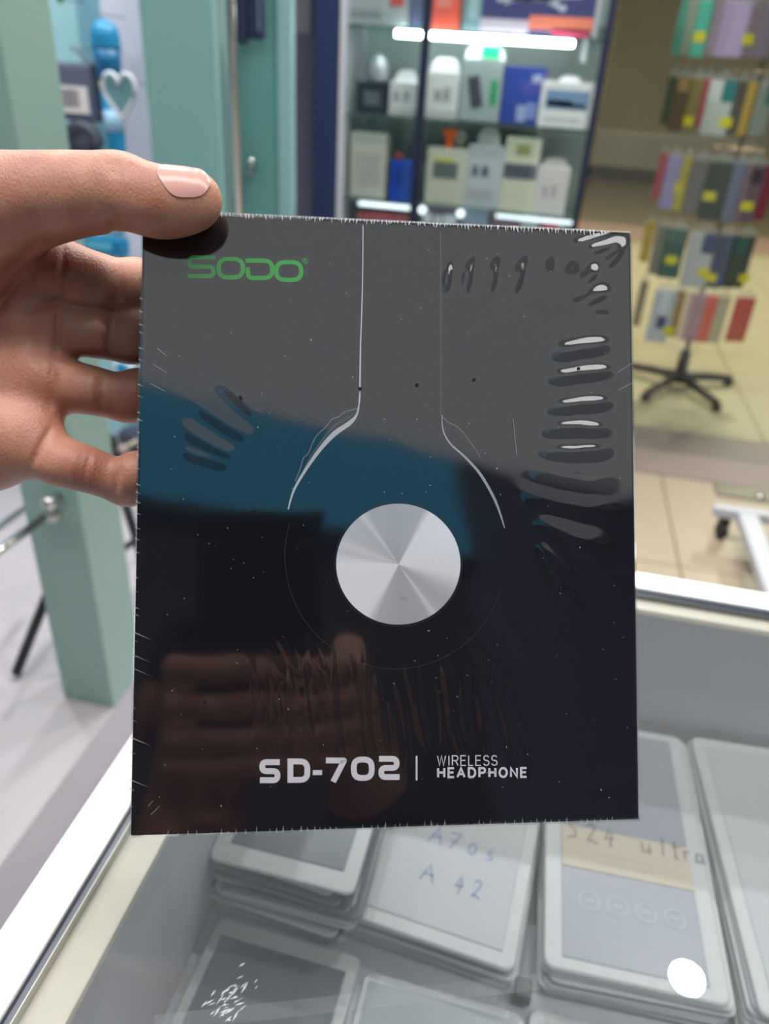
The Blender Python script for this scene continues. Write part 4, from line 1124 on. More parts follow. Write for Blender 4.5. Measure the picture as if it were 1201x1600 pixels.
for body, px0, px1, pyt, pyb, wdt, nm in (('WIRELESS', 682.5, 776.5, 1180, 1197, 0.10, 'caption_light'), ('HEADPHONE', 682.5, 824.5, 1198.5, 1216, 0.19, 'caption_bold')):
    bl = np.array(face_xz(px0, pyb)); br = np.array(face_xz(px1, pyb - 0.6)); tl = np.array(face_xz(px0, pyt))
    H_ = float(np.linalg.norm(tl - bl)); W_ = float(np.linalg.norm(br - bl))
    ux = (br - bl) / W_; uz = (tl - bl) / H_
    gap = 0.20 + wdt * 0.55
    tot = sum(WID[c] + wdt for c in body) + gap * (len(body) - 1)
    k_ = W_ / tot; x = 0.0; cap = MB()
    st = wdt * H_ * 1.05
    for c in body:
        for pl_ in CAPS[c]:
            pts = [(x + st / 2 + px * WID[c] * k_, st / 2 + pz * (H_ - st)) for px, pz in pl_]
            ribbon(cap, [tuple(bl + ux * p[0] + uz * p[1]) for p in pts], st, YP)
        x += (WID[c] + wdt + gap) * k_ - (0.10 * k_ if c == 'E' and body[0] == 'H' else 0)
    cap.build(nm, m_silver, box)

# printed headphone picture: headband lines, ear cup outlines, brushed disc
def smooth_pts(pts, n=8):
    P = [np.array(p, float) for p in pts]; o = []
    for i in range(len(P) - 1):
        p0 = P[max(0, i - 1)]; p1 = P[i]; p2 = P[i + 1]; p3 = P[min(len(P) - 1, i + 2)]
        for k in range(n):
            t = k / n
            o.append(0.5 * ((2 * p1) + (-p0 + p2) * t + (2 * p0 - 5 * p1 + 4 * p2 - p3) * t * t + (-p0 + 3 * p1 - 3 * p2 + p3) * t ** 3))
    o.append(P[-1]); return o
def line_art(name, pts, widths, colour, y=YP):
    S = smooth_pts(pts)
    K = len(S)
    ws = list(np.interp(np.linspace(0, 1, K), np.linspace(0, 1, len(widths)), widths))
    mb = MB(); ribbon(mb, [face_xz(*p) for p in S], [w * 0.00022 for w in ws], y)
    return mb.build(name, mat('line_ink_%d' % colour, (colour, colour, int(colour * 1.04)), 0.35, var=0.05), box)
line_art('headband_line', [(567, 352), (566, 450), (563, 540), (562, 605), (561, 632)], [1.4, 1.4, 1.8, 2.2, 2.2], 190)
line_art('headband_line', [(688, 364), (688.5, 480), (688.5, 600), (688.5, 650)], [0.8, 0.8, 0.9, 0.9], 74)
line_art('ear_cup_rim', [(561, 630), (557, 648), (546, 661), (522, 678), (500, 702), (478, 733), (459, 766), (450, 796)], [2, 3, 7, 8, 6, 4.5, 3.4, 2], 168)
line_art('ear_cup_rim', [(690, 648), (692, 672), (703, 693), (728, 716), (752, 744), (774, 784), (788, 825)], [1, 2, 2.5, 3.5, 4.5, 4, 1.5], 150)
line_art('cushion_edge', [(559, 638), (548, 641), (540, 643), (529, 651), (519, 655), (509, 667), (497, 678), (489, 690), (482, 708), (474, 716), (468, 735), (461, 752)], [1.4] * 3, 104)
line_art('cushion_edge', [(690, 650), (700, 660), (712, 666), (724, 677), (734, 691), (744, 704), (750, 716)], [1.6, 1.3, 0.8], 96)
line_art('cushion_fold', [(556, 646), (540, 655), (520, 668), (502, 690), (484, 716), (468, 748)], [1.0, 3.2, 4.5, 3.5, 2, 1], 62, YP * 0.8)
oc = []
for t in np.linspace(math.radians(-18), math.radians(-196), 40):
    oc.append((617.5 + 172.5 * math.cos(t), 868 - 177 * math.sin(t)))
line_art('ear_cup_outline', oc, [0.8, 1.0, 1.0, 0.8], 44)
dc = [face_xz(622 + 101 * math.cos(t), 882 - 99 * math.sin(t)) for t in np.linspace(0, 2 * math.pi, 65)[:-1]]
mbb = MB(); mbb.add([(p[0], YP * 0.7, p[1]) for p in dc], [tuple(range(64))]); mbb.build('disc_recess', mat('recess_ink', (20, 20, 27), 0.3), box)
# brushed metal disc: the conic highlights are part of the printed picture
Md = bpy.data.materials.new('printed_brushed_disc'); Md.use_nodes = True
nt = Md.node_tree; b = nt.nodes['Principled BSDF']; b.inputs['Roughness'].default_value = 0.3
tc = nt.nodes.new('ShaderNodeTexCoord'); mp = nt.nodes.new('ShaderNodeMapping')
mp.inputs['Rotation'].default_value = (math.radians(90), 0, 0)
sx = nt.nodes.new('ShaderNodeSeparateXYZ'); at = nt.nodes.new('ShaderNodeMath'); at.operation = 'ARCTAN2'
nt.links.new(tc.outputs['Object'], sx.inputs[0])
nt.links.new(sx.outputs['Z'], at.inputs[0]); nt.links.new(sx.outputs['X'], at.inputs[1])
mr = nt.nodes.new('ShaderNodeMapRange'); mr.inputs[1].default_value = -math.pi; mr.inputs[2].default_value = math.pi
nt.links.new(at.outputs[0], mr.inputs[0])
cr = nt.nodes.new('ShaderNodeValToRGB')
stops = [(-180, 214), (-122, 212), (-112, 164), (-85, 156), (-60, 160), (-54, 196), (-49, 166), (-38, 162), (-28, 172), (-17, 196), (-8, 212), (30, 216), (58, 214), (66, 166), (95, 160), (120, 164), (127, 192), (132, 172), (150, 178), (160, 196), (168, 186), (178, 212)]
el = cr.color_ramp.elements
for k, (a, v) in enumerate(stops):
    e_ = el[k] if k < 2 else el.new(0.5)
    e_.position = (a + 180) / 360
for k, (a, v) in enumerate(sorted(stops)):
    e_ = el[k]; g = srgb((v, v, min(255, v + 5))); e_.position = (a + 180) / 360; e_.color = (*[q_ * 1.0 for q_ in g], 1)
nt.links.new(mr.outputs[0], cr.inputs[0]); nt.links.new(cr.outputs[0], b.inputs['Base Color'])
cc = face_xz(622.5, 882)
rim = [face_xz(622 + 97 * math.cos(t), 881.5 - 94.5 * math.sin(t)) for t in np.linspace(0, 2 * math.pi, 97)[:-1]]
do = MB().add([(p[0] - cc[0], 0, p[1] - cc[1]) for p in rim], [tuple(range(96))]).build('brushed_disc', Md, box)
do.location = (cc[0], YP * 1.3, cc[1])

# shrink film: thin clear sheet with real folds standing off the carton
folds = []   # px, py, half length, half width, angle (deg, 0 = horizontal), height mm
for k, (x, l, wd_) in enumerate([(697, 26, 4.5), (730, 33, 6), (768, 34, 7), (807, 34, 7), (848, 36, 9), (886, 28, 9), (915, 24, 8), (612, 32, 10), (662, 26, 8)]):
    hgt = 0.30 if x > 690 else 0.12
    folds.append((x, 436 - (6 if x < 690 else 0), l, wd_, 78 - (4 * k if x > 840 else 2), hgt))
folds += [(905, 545, 44, 11, 4, 0.45), (905, 585, 46, 8, 2, 0.42), (905, 633, 44, 8, 1, 0.42), (900, 671, 44, 8, -1, 0.42), (898, 705, 46, 8, -2, 0.42),
          (890, 745, 55, 11, -7, 0.42), (885, 785, 62, 12, -14, 0.40), (892, 835, 55, 12, -26, 0.36), (905, 862, 40, 9, -30, 0.25), (870, 880, 40, 8, -45, 0.15),
          (918, 470, 34, 10, 25, 0.35), (920, 500, 34, 12, 10, 0.25), (940, 385, 30, 7, 25, 0.3), (960, 398, 26, 6, 50, 0.3), (930, 372, 34, 5, 14, 0.25),
          (372, 622, 34, 10, -45, 0.32), (345, 655, 48, 12, -38, 0.32), (325, 690, 40, 11, -30, 0.35), (320, 715, 34, 8, -22, 0.2)]
rr_ = random.Random(4)
for k in range(26):
    x = 400 + k * 16.5 + rr_.uniform(-6, 6)
    folds.append((x, rr_.uniform(1085, 1150), rr_.uniform(50, 95), rr_.uniform(4.5, 8), -84 + (x - 480) * 0.006 + rr_.uniform(-3, 3), rr_.uniform(0.10, 0.26)))
for k in range(12):
    x = 740 + rr_.uniform(0, 160); y = rr_.uniform(900, 1060)
    folds.append((x, y, rr_.uniform(30, 60), rr_.uniform(5, 8), -62 + rr_.uniform(-10, 10), rr_.uniform(0.06, 0.16)))
for k in range(6):
    folds.append((430 + 18 * k, rr_.uniform(1020, 1060), 40, 6, -75 + rr_.uniform(-12, 12), 0.12))
nx, nz_ = 340, 410
xs = np.linspace(-BW / 2 - 0.0003, BW / 2 + 0.0003, nx); zs = np.linspace(-0.0003, BH + 0.0003, nz_)
XX, ZZ = np.meshgrid(xs, zs, indexing='ij')
WP = ORG + XX[..., None] * E1 + ZZ[..., None] * UPV
CC = (WP - CAM) @ ROT
PX = 600.5 + FPX * CC[..., 0] / -CC[..., 2]; PY = 800.0 - FPX * CC[..., 1] / -CC[..., 2]
HF = np.zeros_like(XX)
for (x, y, l, w, a, h_) in folds:
    t = math.radians(a); ca, sa = math.cos(t), -math.sin(t)
    u = (PX - x) * ca + (PY - y) * sa; v = -(PX - x) * sa + (PY - y) * ca
    v = v + 0.06 * l * np.sin(u / l * 1.7 + x) + 0.35 * np.sin(u * 0.16 + x * 1.3)
    h_ = h_ * (1.75 if x > 820 else 2.7 if y < 470 else 1.2)
    w = w * (1.28 if x > 820 or y < 470 else 1.0)
    HF += h_ * 0.001 * np.exp(-np.clip(np.abs(u / l), 0, 3) ** (2.2 if y < 470 and x < 900 else 4) * (1.6 if y < 470 and x < 900 else 1)) * np.exp(-(v / w) ** 2)
edge = np.minimum(np.minimum(XX + BW / 2, BW / 2 - XX), np.minimum(ZZ, BH - ZZ)) + 0.0003
HF *= np.clip(edge / 0.006, 0, 1)
# fine slack of the film
for k in range(40):
    fx, fz, ph = rr_.uniform(-260, 260), rr_.uniform(-160, 160), rr_.uniform(0, 6.28)
    HF += 0.0000035 * np.sin(fx * XX + fz * ZZ + ph)
YY = -0.00045 - HF
FV = np.stack([XX, YY, ZZ], -1).reshape(-1, 3)
ii = np.arange(nx * nz_).reshape(nx, nz_)
FQ = np.stack([ii[:-1, :-1], ii[1:, :-1], ii[1:, 1:], ii[:-1, 1:]], -1).reshape(-1, 4)
# turn the film over the four edges
rimi = np.concatenate([ii[:, 0], ii[-1, 1:], ii[-2::-1, -1], ii[0, -2:0:-1]])
RV = FV[rimi].copy(); RV[:, 1] = 0.006
RV[:, 0] += np.sign(RV[:, 0]) * np.where(np.abs(RV[:, 0]) > BW / 2, 0.0002, 0)
n0 = len(FV); K = len(rimi)
FV = np.concatenate([FV, RV])
FQ = np.concatenate([FQ, np.stack([rimi, n0 + np.arange(K), n0 + (np.arange(K) + 1) % K, np.roll(rimi, -1)], 1)])
m_film = clear_mat('shrink_film', (0.985, 0.985, 0.985), 1.5, 0.055, boost=1.25)
film = np_object('shrink_film', FV, FQ, m_film, box)

# crimped seal teeth of the film along the edges
m_crimp = clear_mat('crimped_film', (0.9, 0.9, 0.9), 1.7, 0.12, haze=0.55, haze_colour=(0.9, 0.9, 0.92), boost=2.5)
cm = MB()
x = -BW / 2 + 0.0235
while x < BW / 2 - 0.010:
    h1 = rr_.uniform(0.0008, 0.0023) * (1.0 if x < 0.02 else 1.2); w_ = rr_.uniform(0.0004, 0.0010)
    yb = -0.0009
    cm.add([(x - w_ * .5, yb, BH - 0.0002), (x + w_ * .5, yb - 0.0003, BH - 0.0002), (x + rr_.uniform(-.6, .6) * w_, yb - 0.0001, BH - h1), (x, yb + 0.0006, BH + rr_.uniform(0.0001, 0.0004))], [(0, 1, 2), (0, 3, 1)])
    x += rr_.uniform(0.0009, 0.0016)
cm.add([(-BW / 2 + 0.02, -0.0006, BH), (BW / 2 - 0.004, -0.0006, BH), (BW / 2 - 0.004, 0.001, BH + 0.0006), (-BW / 2 + 0.02, 0.001, BH + 0.0006)], [(0, 1, 2, 3)])
o_ = cm.build('crimped_top_edge', m_crimp, box); o_['kind'] = 'stuff'
cm = MB(); x = -BW / 2 + 0.012
while x < BW / 2 - 0.01:
    h1 = rr_.uniform(0.0007, 0.0026); w_ = rr_.uniform(0.0004, 0.0010)
    cm.add([(x - w_ * .5, -0.0007, 0.0), (x + w_ * .5, -0.0008, 0.0), (x + rr_.uniform(-.4, .4) * w_, -0.0008, h1)], [(0, 1, 2)])
    x += rr_.uniform(0.0014, 0.0034)
z = 0.01
while z < BH - 0.03:
    h1 = rr_.uniform(0.0006, 0.0020) if rr_.random() < 0.85 else 0.006; w_ = rr_.uniform(0.00015, 0.0004)
    cm.add([(-BW / 2 - 0.0002, -0.0007, z - w_), (-BW / 2 - 0.0002, -0.0007, z + w_), (-BW / 2 + h1, -0.0008, z - h1 * 0.45)], [(0, 1, 2)])
    z += rr_.uniform(0.002, 0.006)
o_ = cm.build('crimped_side_edge', clear_mat('dim_crimped_film', (0.9, 0.9, 0.9), 1.6, 0.2, haze=0.22, boost=1.5), box); o_['kind'] = 'stuff'

# dust and fine scratches on the film
du = MB()
for k in range(150):
    px = rr_.uniform(230, 985); py = rr_.uniform(380, 1280)
    c = face_xz(px, py); r = rr_.uniform(0.00008, 0.00022); a = rr_.uniform(0, 3.14); l = r * rr_.choice((1, 1, 1, 2.5))
    gi = int(np.argmin((PX - px) ** 2 + (PY - py) ** 2)); yy = YY.reshape(-1)[gi] - 0.0001
    ca, sa = math.cos(a), math.sin(a)
    du.add([(c[0] + ca * l, yy, c[1] + sa * l), (c[0] - sa * r, yy, c[1] + ca * r), (c[0] - ca * l, yy, c[1] - sa * l), (c[0] + sa * r, yy, c[1] - ca * r)], [(3, 2, 1, 0)])
for (pa, pb) in [((962, 583), (996, 562)), ((965, 610), (992, 596)), ((800, 655), (806, 712)), ((236, 1272), (250, 1258)), ((232, 1258), (240, 1250)), ((246, 545), (262, 558)), ((240, 570), (262, 584)), ((236, 600), (258, 612))]:
    a = face_xz(*pa); b_ = face_xz(*pb)
    ribbon(du, [a, b_], 0.00010, -0.0009)
o_ = du.build('dust_specks', mat('dust_grey', (150, 150, 156), 0.5), box); o_['kind'] = 'stuff'

# pin-prick vent holes in the film
hm = None
for (px, py) in [(376, 622), (562, 608), (651, 602), (740, 594), (902, 577), (320, 1097), (505, 1096), (597, 1092), (685, 1080), (766, 1065)]:
    c = face_xz(px, py)
    if hm is None:
        mb = MB(); n = 14
        mb.add([(0.0006 * math.cos(2 * math.pi * k / n), 0, 0.0006 * math.sin(2 * math.pi * k / n)) for k in range(n)], [tuple(range(n))])
        ho = mb.build('vent_hole', mat('hole_black', (6, 6, 8), 0.9), box); hm = ho.data
    else:
        ho = bpy.data.objects.new('vent_hole', hm); COL.objects.link(ho); ho.parent = box
    gi = int(np.argmin((PX - px) ** 2 + (PY - py) ** 2)); yy = YY.reshape(-1)[gi]
    ho.location = (c[0], yy - 0.00025, c[1])

# ------------------------------------------------------------------ the person: left hand on the box, right hand on the phone behind the camera
person = thing('person', 'person whose bare left hand grips the black box by its top left corner', 'person', (0.0, -0.52, 0.0))
OFF = np.array([0.0, -0.52, 0.0])
Ms = bpy.data.materials.new('skin'); Ms.use_nodes = True
nt = Ms.node_tree; b = nt.nodes['Principled BSDF']
tc = nt.nodes.new('ShaderNodeTexCoord')
n1 = nt.nodes.new('ShaderNodeTexNoise'); n1.inputs['Scale'].default_value = 55; n1.inputs['Detail'].default_value = 5
n2 = nt.nodes.new('ShaderNodeTexNoise'); n2.inputs['Scale'].default_value = 900; n2.inputs['Detail'].default_value = 3
vo = nt.nodes.new('ShaderNodeTexVoronoi'); vo.inputs['Scale'].default_value = 620; vo.feature = 'DISTANCE_TO_EDGE'
mp = nt.nodes.new('ShaderNodeMapping'); mp.inputs['Scale'].default_value = (1.6, 0.8, 0.8)
nt.links.new(tc.outputs['Object'], mp.inputs[0])
for n_ in (n1, n2): nt.links.new(tc.outputs['Object'], n_.inputs['Vector'])
nt.links.new(mp.outputs[0], vo.inputs['Vector'])
cr = nt.nodes.new('ShaderNodeValToRGB')
cr.color_ramp.elements[0].position = 0.32; cr.color_ramp.elements[0].color = (0.42, 0.165, 0.102, 1)
cr.color_ramp.elements[1].position = 0.70; cr.color_ramp.elements[1].color = (0.58, 0.285, 0.185, 1)
nt.links.new(n1.outputs['Fac'], cr.inputs[0]); nt.links.new(cr.outputs[0], b.inputs['Base Color'])
b.inputs['Roughness'].default_value = 0.48
b.inputs['Subsurface Weight'].default_value = 0.25
b.inputs['Subsurface Radius'].default_value = (1.0, 0.35, 0.2)
b.inputs['Subsurface Scale'].default_value = 0.004
ad = nt.nodes.new('ShaderNodeMath'); ad.operation = 'ADD'
nt.links.new(n2.outputs['Fac'], ad.inputs[0]); nt.links.new(vo.outputs['Distance'], ad.inputs[1])
bpn = nt.nodes.new('ShaderNodeBump'); bpn.inputs['Strength'].default_value = 0.45; bpn.inputs['Distance'].default_value = 0.0004
nt.links.new(ad.outputs[0], bpn.inputs['Height']); nt.links.new(bpn.outputs['Normal'], b.inputs['Normal'])

prims = []
def chain(pts, rads, k=0.004):
    for i in range(len(pts) - 1):
        prims.append(('cone', pts[i], pts[i + 1], rads[i], rads[i + 1], k))
def thru(pts, rads, k=0.004, n=5):
    """smooth limb through joints"""
    S = smooth_pts(pts, n); R_ = np.interp(np.linspace(0, 1, len(S)), np.linspace(0, 1, len(rads)), rads)
    chain(S, list(R_), k)
def Bx(x, y, z): return box_world((x, y, z))
# thumb: lies along the top front edge of the box, nail toward the viewer and up
T_cmc = deep(-170, 420, 0.282); T_mcp = deep(10, 322, 0.266); T_ip = deep(186, 300, 0.2535); T_tip = deep(308, 311, 0.2485)
thru([T_cmc, deep(-80, 358, 0.275), T_mcp], [0.0205, 0.0195, 0.0150], 0.008, 4)
thru([T_mcp, deep(60, 312, 0.262), deep(120, 304, 0.2565), T_ip], [0.0150, 0.0130, 0.0113, 0.0100], 0.005, 4)
thru([T_ip, deep(222, 309, 0.2512), deep(256, 316, 0.2497), deep(290, 313, 0.2488), T_tip], [0.0100, 0.0099, 0.0096, 0.0082, 0.0068], 0.003, 4)
prims.append(('ell', deep(262, 327, 0.2505), (0.0135, 0.0068, 0.0080), ROT.T, 0.005))
prims.append(('ell', deep(186, 280, 0.2515), (0.0085, 0.0070, 0.0080), ROT.T, 0.005))
# fingers: palm -> visible proximal phalanx -> along the left side of the box -> tips hidden on that side
fing = {
 'index':  ([(0, 430, .296), (78, 424, .292), (125, 437, .2915), (178, 448, .2945), (206, 453, .2985)], [0.0125, 0.0122, 0.0112, 0.0098, 0.0094], 0.011),
 'middle': ([(0, 520, .298), (75, 514, .294), (125, 516, .2945), (172, 524, .297), (206, 529, .3005)], [0.0112, 0.0098, 0.0090, 0.0086, 0.0085], 0.0285),
 'ring':   ([(0, 605, .296), (70, 602, .293), (122, 606, .2935), (168, 616, .2965), (203, 624, .2995)], [0.0108, 0.0095, 0.0088, 0.0082, 0.0079], 0.0525),
 'little': ([(-20, 680, .291), (52, 702, .288), (105, 724, .289), (150, 738, .2915), (200, 757, .2955)], [0.0110, 0.0096, 0.0084, 0.0077, 0.0074], 0.085),
}
for nm, (js, rads, down) in fing.items():
    pts = [deep(*j) for j in js]
    r = rads[-1]
    lx = -BW / 2 - r - 0.0008
    tip1 = Bx(lx, 0.046 if nm != 'little' else 0.040, BH - down)
    tip2 = Bx(lx + 0.0004, 0.064 if nm != 'little' else 0.054, BH - down - 0.001)
    thru(pts, rads, 0.0022, 4)
    thru([pts[-1], tip1, tip2], [r, r * 0.96, r * 0.80], 0.004, 4)
    # soft pads of the first two phalanges, on the palm side
    a = deep(js[2][0] - 14, js[2][1] + 0, js[2][2] - 0.0030)
    prims.append(('cone', a, deep(js[2][0] + 22, js[2][1] + 3, js[2][2] - 0.0022), rads[2] * 0.80, rads[2] * 0.74, 0.004))
# palm: metacarpals, pads and heel
W_r = deep(-330, 560, 0.300)
for (x, y, d_, r1) in [(0, 425, .297, 0.0140), (-2, 515, .299, 0.0140), (-4, 600, .298, 0.0138), (-22, 668, .293, 0.0130)]:
    prims.append(('cone', deep(x + 45, y + 2, d_ - 0.002), W_r + (deep(x, y, d_) - W_r) * 0.12, r1, 0.019, 0.010))
for (x, y, d_, r1) in [(52, 424, .2925, .0118), (52, 505, .2935, .0120), (48, 585, .292, .0120), (26, 672, .289, .0118)]:
    prims.append(('ell', deep(x, y, d_), (0.0150, r1 * 0.92, 0.0120), ROT.T, 0.007))
prims.append(('cone', deep(-30, 700, .292), deep(-240, 660, .297), 0.017, 0.021, 0.012))      # outer edge of the hand
prims.append(('cone', deep(-150, 440, .284), deep(-50, 400, .281), 0.0215, 0.0150, 0.010))      # ball of the thumb
prims.append(('cone', deep(-40, 395, .280), deep(48, 412, .287), 0.0125, 0.0080, 0.010))        # web to the index finger
# wrist and forearm
ELB = np.array([-0.43, -0.10, 1.12])
Wm = deep(-330, 545, 0.300)
prims.append(('cone', Wm, Wm + (ELB - Wm) * 0.45, 0.0255, 0.031, 0.012))
prims.append(('cone', Wm + np.array([0, 0, -0.012]), Wm + (ELB - Wm) * 0.45 + np.array([0, 0, -0.014]), 0.0245, 0.030, 0.012))

creases = []
def crease(px, py, d_, ang, half, depth=0.0011, width=0.0011, soft=0.010):
    """a skin fold: groove along a short line, on the side that faces the viewer"""
    ca, sa = math.cos(math.radians(ang)), math.sin(math.radians(ang))
    a = deep(px - ca * half, py + sa * half, d_); c = deep(px + ca * half, py - sa * half, d_)
    creases.append((a, c, depth, width, soft))
crease(96, 428, .281, 82, 48, 0.0013); crease(186, 448, .2850, 84, 38, 0.0010); crease(176, 446, .285, 84, 36, 0.0006)
crease(90, 516, .2835, 86, 38, 0.0013); crease(170, 524, .288, 86, 38, 0.0011); crease(178, 525, .288, 86, 36, 0.0007)
crease(82, 602, .283, 87, 40, 0.0013); crease(160, 614, .288, 86, 34, 0.0010); crease(152, 612, .288, 86, 34, 0.0007)
crease(62, 700, .2795, 62, 44, 0.0014); crease(134, 732, .2815, 76, 32, 0.0010); crease(124, 728, .2815, 76, 32, 0.0007); crease(184, 750, .287, 80, 30, 0.0008)
crease(176, 348, .2535, 95, 20, 0.0012, 0.0013)                                                 # thumb fold
for k, x in enumerate((168, 178, 188, 205, 216, 228)):
    crease(x, 262 + k * 2.5, .2455, 100 - k * 5, 15, 0.00055, 0.0006, 0.008)                     # knuckle wrinkles
crease(40, 395, .268, 40, 55, 0.0016, 0.0016); crease(5, 470, .280, 55, 60, 0.0011, 0.0014); crease(55, 545, .281, 100, 40, 0.0005, 0.001)
crease(62, 480, .281, 20, 40, 0.0010, 0.0013)

SC_SUB = None
def carve(S, ax):
    for (a, c, dep_, wd_, soft) in creases:
        mn = np.minimum(a, c) - soft; mx_ = np.maximum(a, c) + soft
        sl = tuple(slice(max(0, int(np.searchsorted(ax[i], mn[i]))), int(np.searchsorted(ax[i], mx_[i]))) for i in range(3))
        X = ax[0][sl[0]][:, None, None]; Y = ax[1][sl[1]][None, :, None]; Z = ax[2][sl[2]][None, None, :]
        if 0 in (X.size, Y.size, Z.size): continue
        # distance measured across the viewing direction only: the groove follows the skin in depth
        d = c - a; L2 = d @ d
        mid = (a + c) / 2; view = (mid - CAM) / np.linalg.norm(mid - CAM)
        dn = d - view * (d @ view); dn /= np.linalg.norm(dn); sn = np.cross(view, dn)
        u = (X - mid[0]) * dn[0] + (Y - mid[1]) * dn[1] + (Z - mid[2]) * dn[2]
        v = (X - mid[0]) * sn[0] + (Y - mid[1]) * sn[1] + (Z - mid[2]) * sn[2]
        w = (X - mid[0]) * view[0] + (Y - mid[1]) * view[1] + (Z - mid[2]) * view[2]
        hl = math.sqrt(L2) / 2
        fade = np.exp(-(u / (hl * 0.85)) ** 4) * np.exp(-(w / soft) ** 4)
        S[sl] += (dep_ * np.exp(-(v / wd_) ** 2) * fade).astype(np.float32)
    return S
lo = np.array([-0.335, 0.07, 1.150]); hi = np.array([-0.055, 0.335, 1.375])
HV, HQ = sdf_mesh(prims, lo, hi, 0.00095, 0.004, carve)
hand_prims = list(prims)

def sdf_at(p, pr):
    S = 0.05
    for q in pr:
        if q[0] == 'cone':
            _, a, b2, ra, rb, kk = q
            d = b2 - a; t = min(1, max(0, float((p - a) @ d) / (float(d @ d) + 1e-12)))
            D = np.linalg.norm(p - a - t * d) - (ra + t * (rb - ra))
        else:
            _, c, rad, axes, kk = q
            v = (axes @ (p - c)) / np.array(rad); e_ = np.linalg.norm(v) + 1e-9; g = np.linalg.norm(v / np.array(rad)) + 1e-9
            D = e_ * (e_ - 1) / g
        h_ = max(0, kk - abs(S - D)) / kk
        S = min(S, D) - h_ * h_ * kk * 0.25
    return S

# right hand round the phone (camera frame: x right, y up, z toward the photographer)
def cf(x, y, z): return CAM + ROT @ np.array([x, y, z])
prims = []
for k, (y0, y1, r) in enumerate([(-0.076, -0.074, .0085), (-0.097, -0.097, .0088), (-0.116, -0.118, .0084), (-0.132, -0.135, .0072)]):
    ins_ = 0.0 if k else 0.012
    thru([cf(0.030, y0 - 0.006, 0.020), cf(0.024, y0, -0.002), cf(0.0 + ins_ * 0.3, (y0 + y1) / 2 - 0.002, -0.0105), cf(-0.036, y1, -0.0105), cf(-0.066, y1, -0.0095), cf(-0.0835, y1, 0.000), cf(-0.083, y1, 0.010)],
         [r * 1.15, r * 1.1, r, r * .95, r * .9, r * .85, r * .7], 0.004, 4)
for y0 in (-0.064, -0.084, -0.104, -0.121):
    prims.append(('cone', cf(0.030, y0 - 0.004, 0.020), cf(0.046, -0.160, 0.052), 0.013, 0.018, 0.010))
thru([cf(0.042, -0.140, 0.045), cf(0.030, -0.110, 0.040), cf(0.008, -0.087, 0.030), cf(-0.010, -0.075, 0.0235)], [0.018, 0.014, 0.011, 0.008], 0.006, 4)
RW = cf(0.052, -0.185, 0.062); RE = np.array([0.34, -0.32, 1.02])
prims.append(('cone', RW, RW + (RE - RW) * 0.5, 0.026, 0.034, 0.012))
prims.append(('cone', cf(0.046, -0.158, 0.050), RW, 0.024, 0.026, 0.012))
allp = np.array([q for p_ in prims for q in (p_[1], p_[2])])
RV_, RQ_ = sdf_mesh(prims, allp.min(0) - 0.05, allp.max(0) + 0.05, 0.0018, 0.004)

# head and neck
prims = []
HC = np.array([0.03, -0.45, 1.435])
fwd = np.array([0.0, 0.86, -0.51]); upv = np.array([0.0, 0.51, 0.86]); rgt = np.array([1.0, 0, 0])
def hd(x, y, z): return HC + rgt * x + fwd * y + upv * z
AX = np.stack([rgt, fwd, upv])
prims.append(('ell', hd(0, -0.015, 0.03), (0.075, 0.092, 0.095), AX, 0.02))
prims.append(('ell', hd(0, 0.012, -0.045), (0.058, 0.072, 0.075), AX, 0.02))
prims.append(('cone', hd(0, 0.078, 0.012), hd(0, 0.100, -0.028), 0.009, 0.014, 0.008))
prims.append(('cone', hd(-0.012, 0.088, -0.03), hd(0.012, 0.088, -0.03), 0.009, 0.009, 0.006))
prims.append(('cone', hd(-0.035, 0.072, 0.03), hd(0.035, 0.072, 0.03), 0.011, 0.011, 0.012))
prims.append(('cone', hd(-0.018, 0.076, -0.062), hd(0.018, 0.076, -0.062), 0.0085, 0.0085, 0.006))
prims.append(('cone', hd(-0.018, 0.075, -0.076), hd(0.018, 0.075, -0.076), 0.009, 0.009, 0.004))
prims.append(('cone', hd(-0.01, 0.066, -0.105), hd(0.01, 0.066, -0.105), 0.016, 0.016, 0.012))
for s in (-1, 1):
    prims.append(('ell', hd(s * 0.077, -0.012, -0.01), (0.010, 0.020, 0.032), AX, 0.006))
    prims.append(('cone', hd(s * 0.03, 0.066, -0.025), hd(s * 0.045, 0.055, -0.035), 0.018, 0.016, 0.014))
prims.append(('cone', hd(0, -0.03, -0.06), np.array([0.02, -0.53, 1.26]), 0.054, 0.058, 0.02))
prims.append(('cone', np.array([0.02, -0.53, 1.26]), np.array([0.02, -0.54, 1.17]), 0.058, 0.062, 0.02))
allp = np.array([HC - 0.2, HC + 0.2, [0, -0.54, 1.12]])
NV, NQ = sdf_mesh(prims, allp.min(0), allp.max(0), 0.005, 0.01)

BV = np.concatenate([HV, RV_, NV]) - OFF
BQ = np.concatenate([HQ, RQ_ + len(HV), NQ + len(HV) + len(RV_)])
body = np_object('body', BV, BQ, Ms, person)

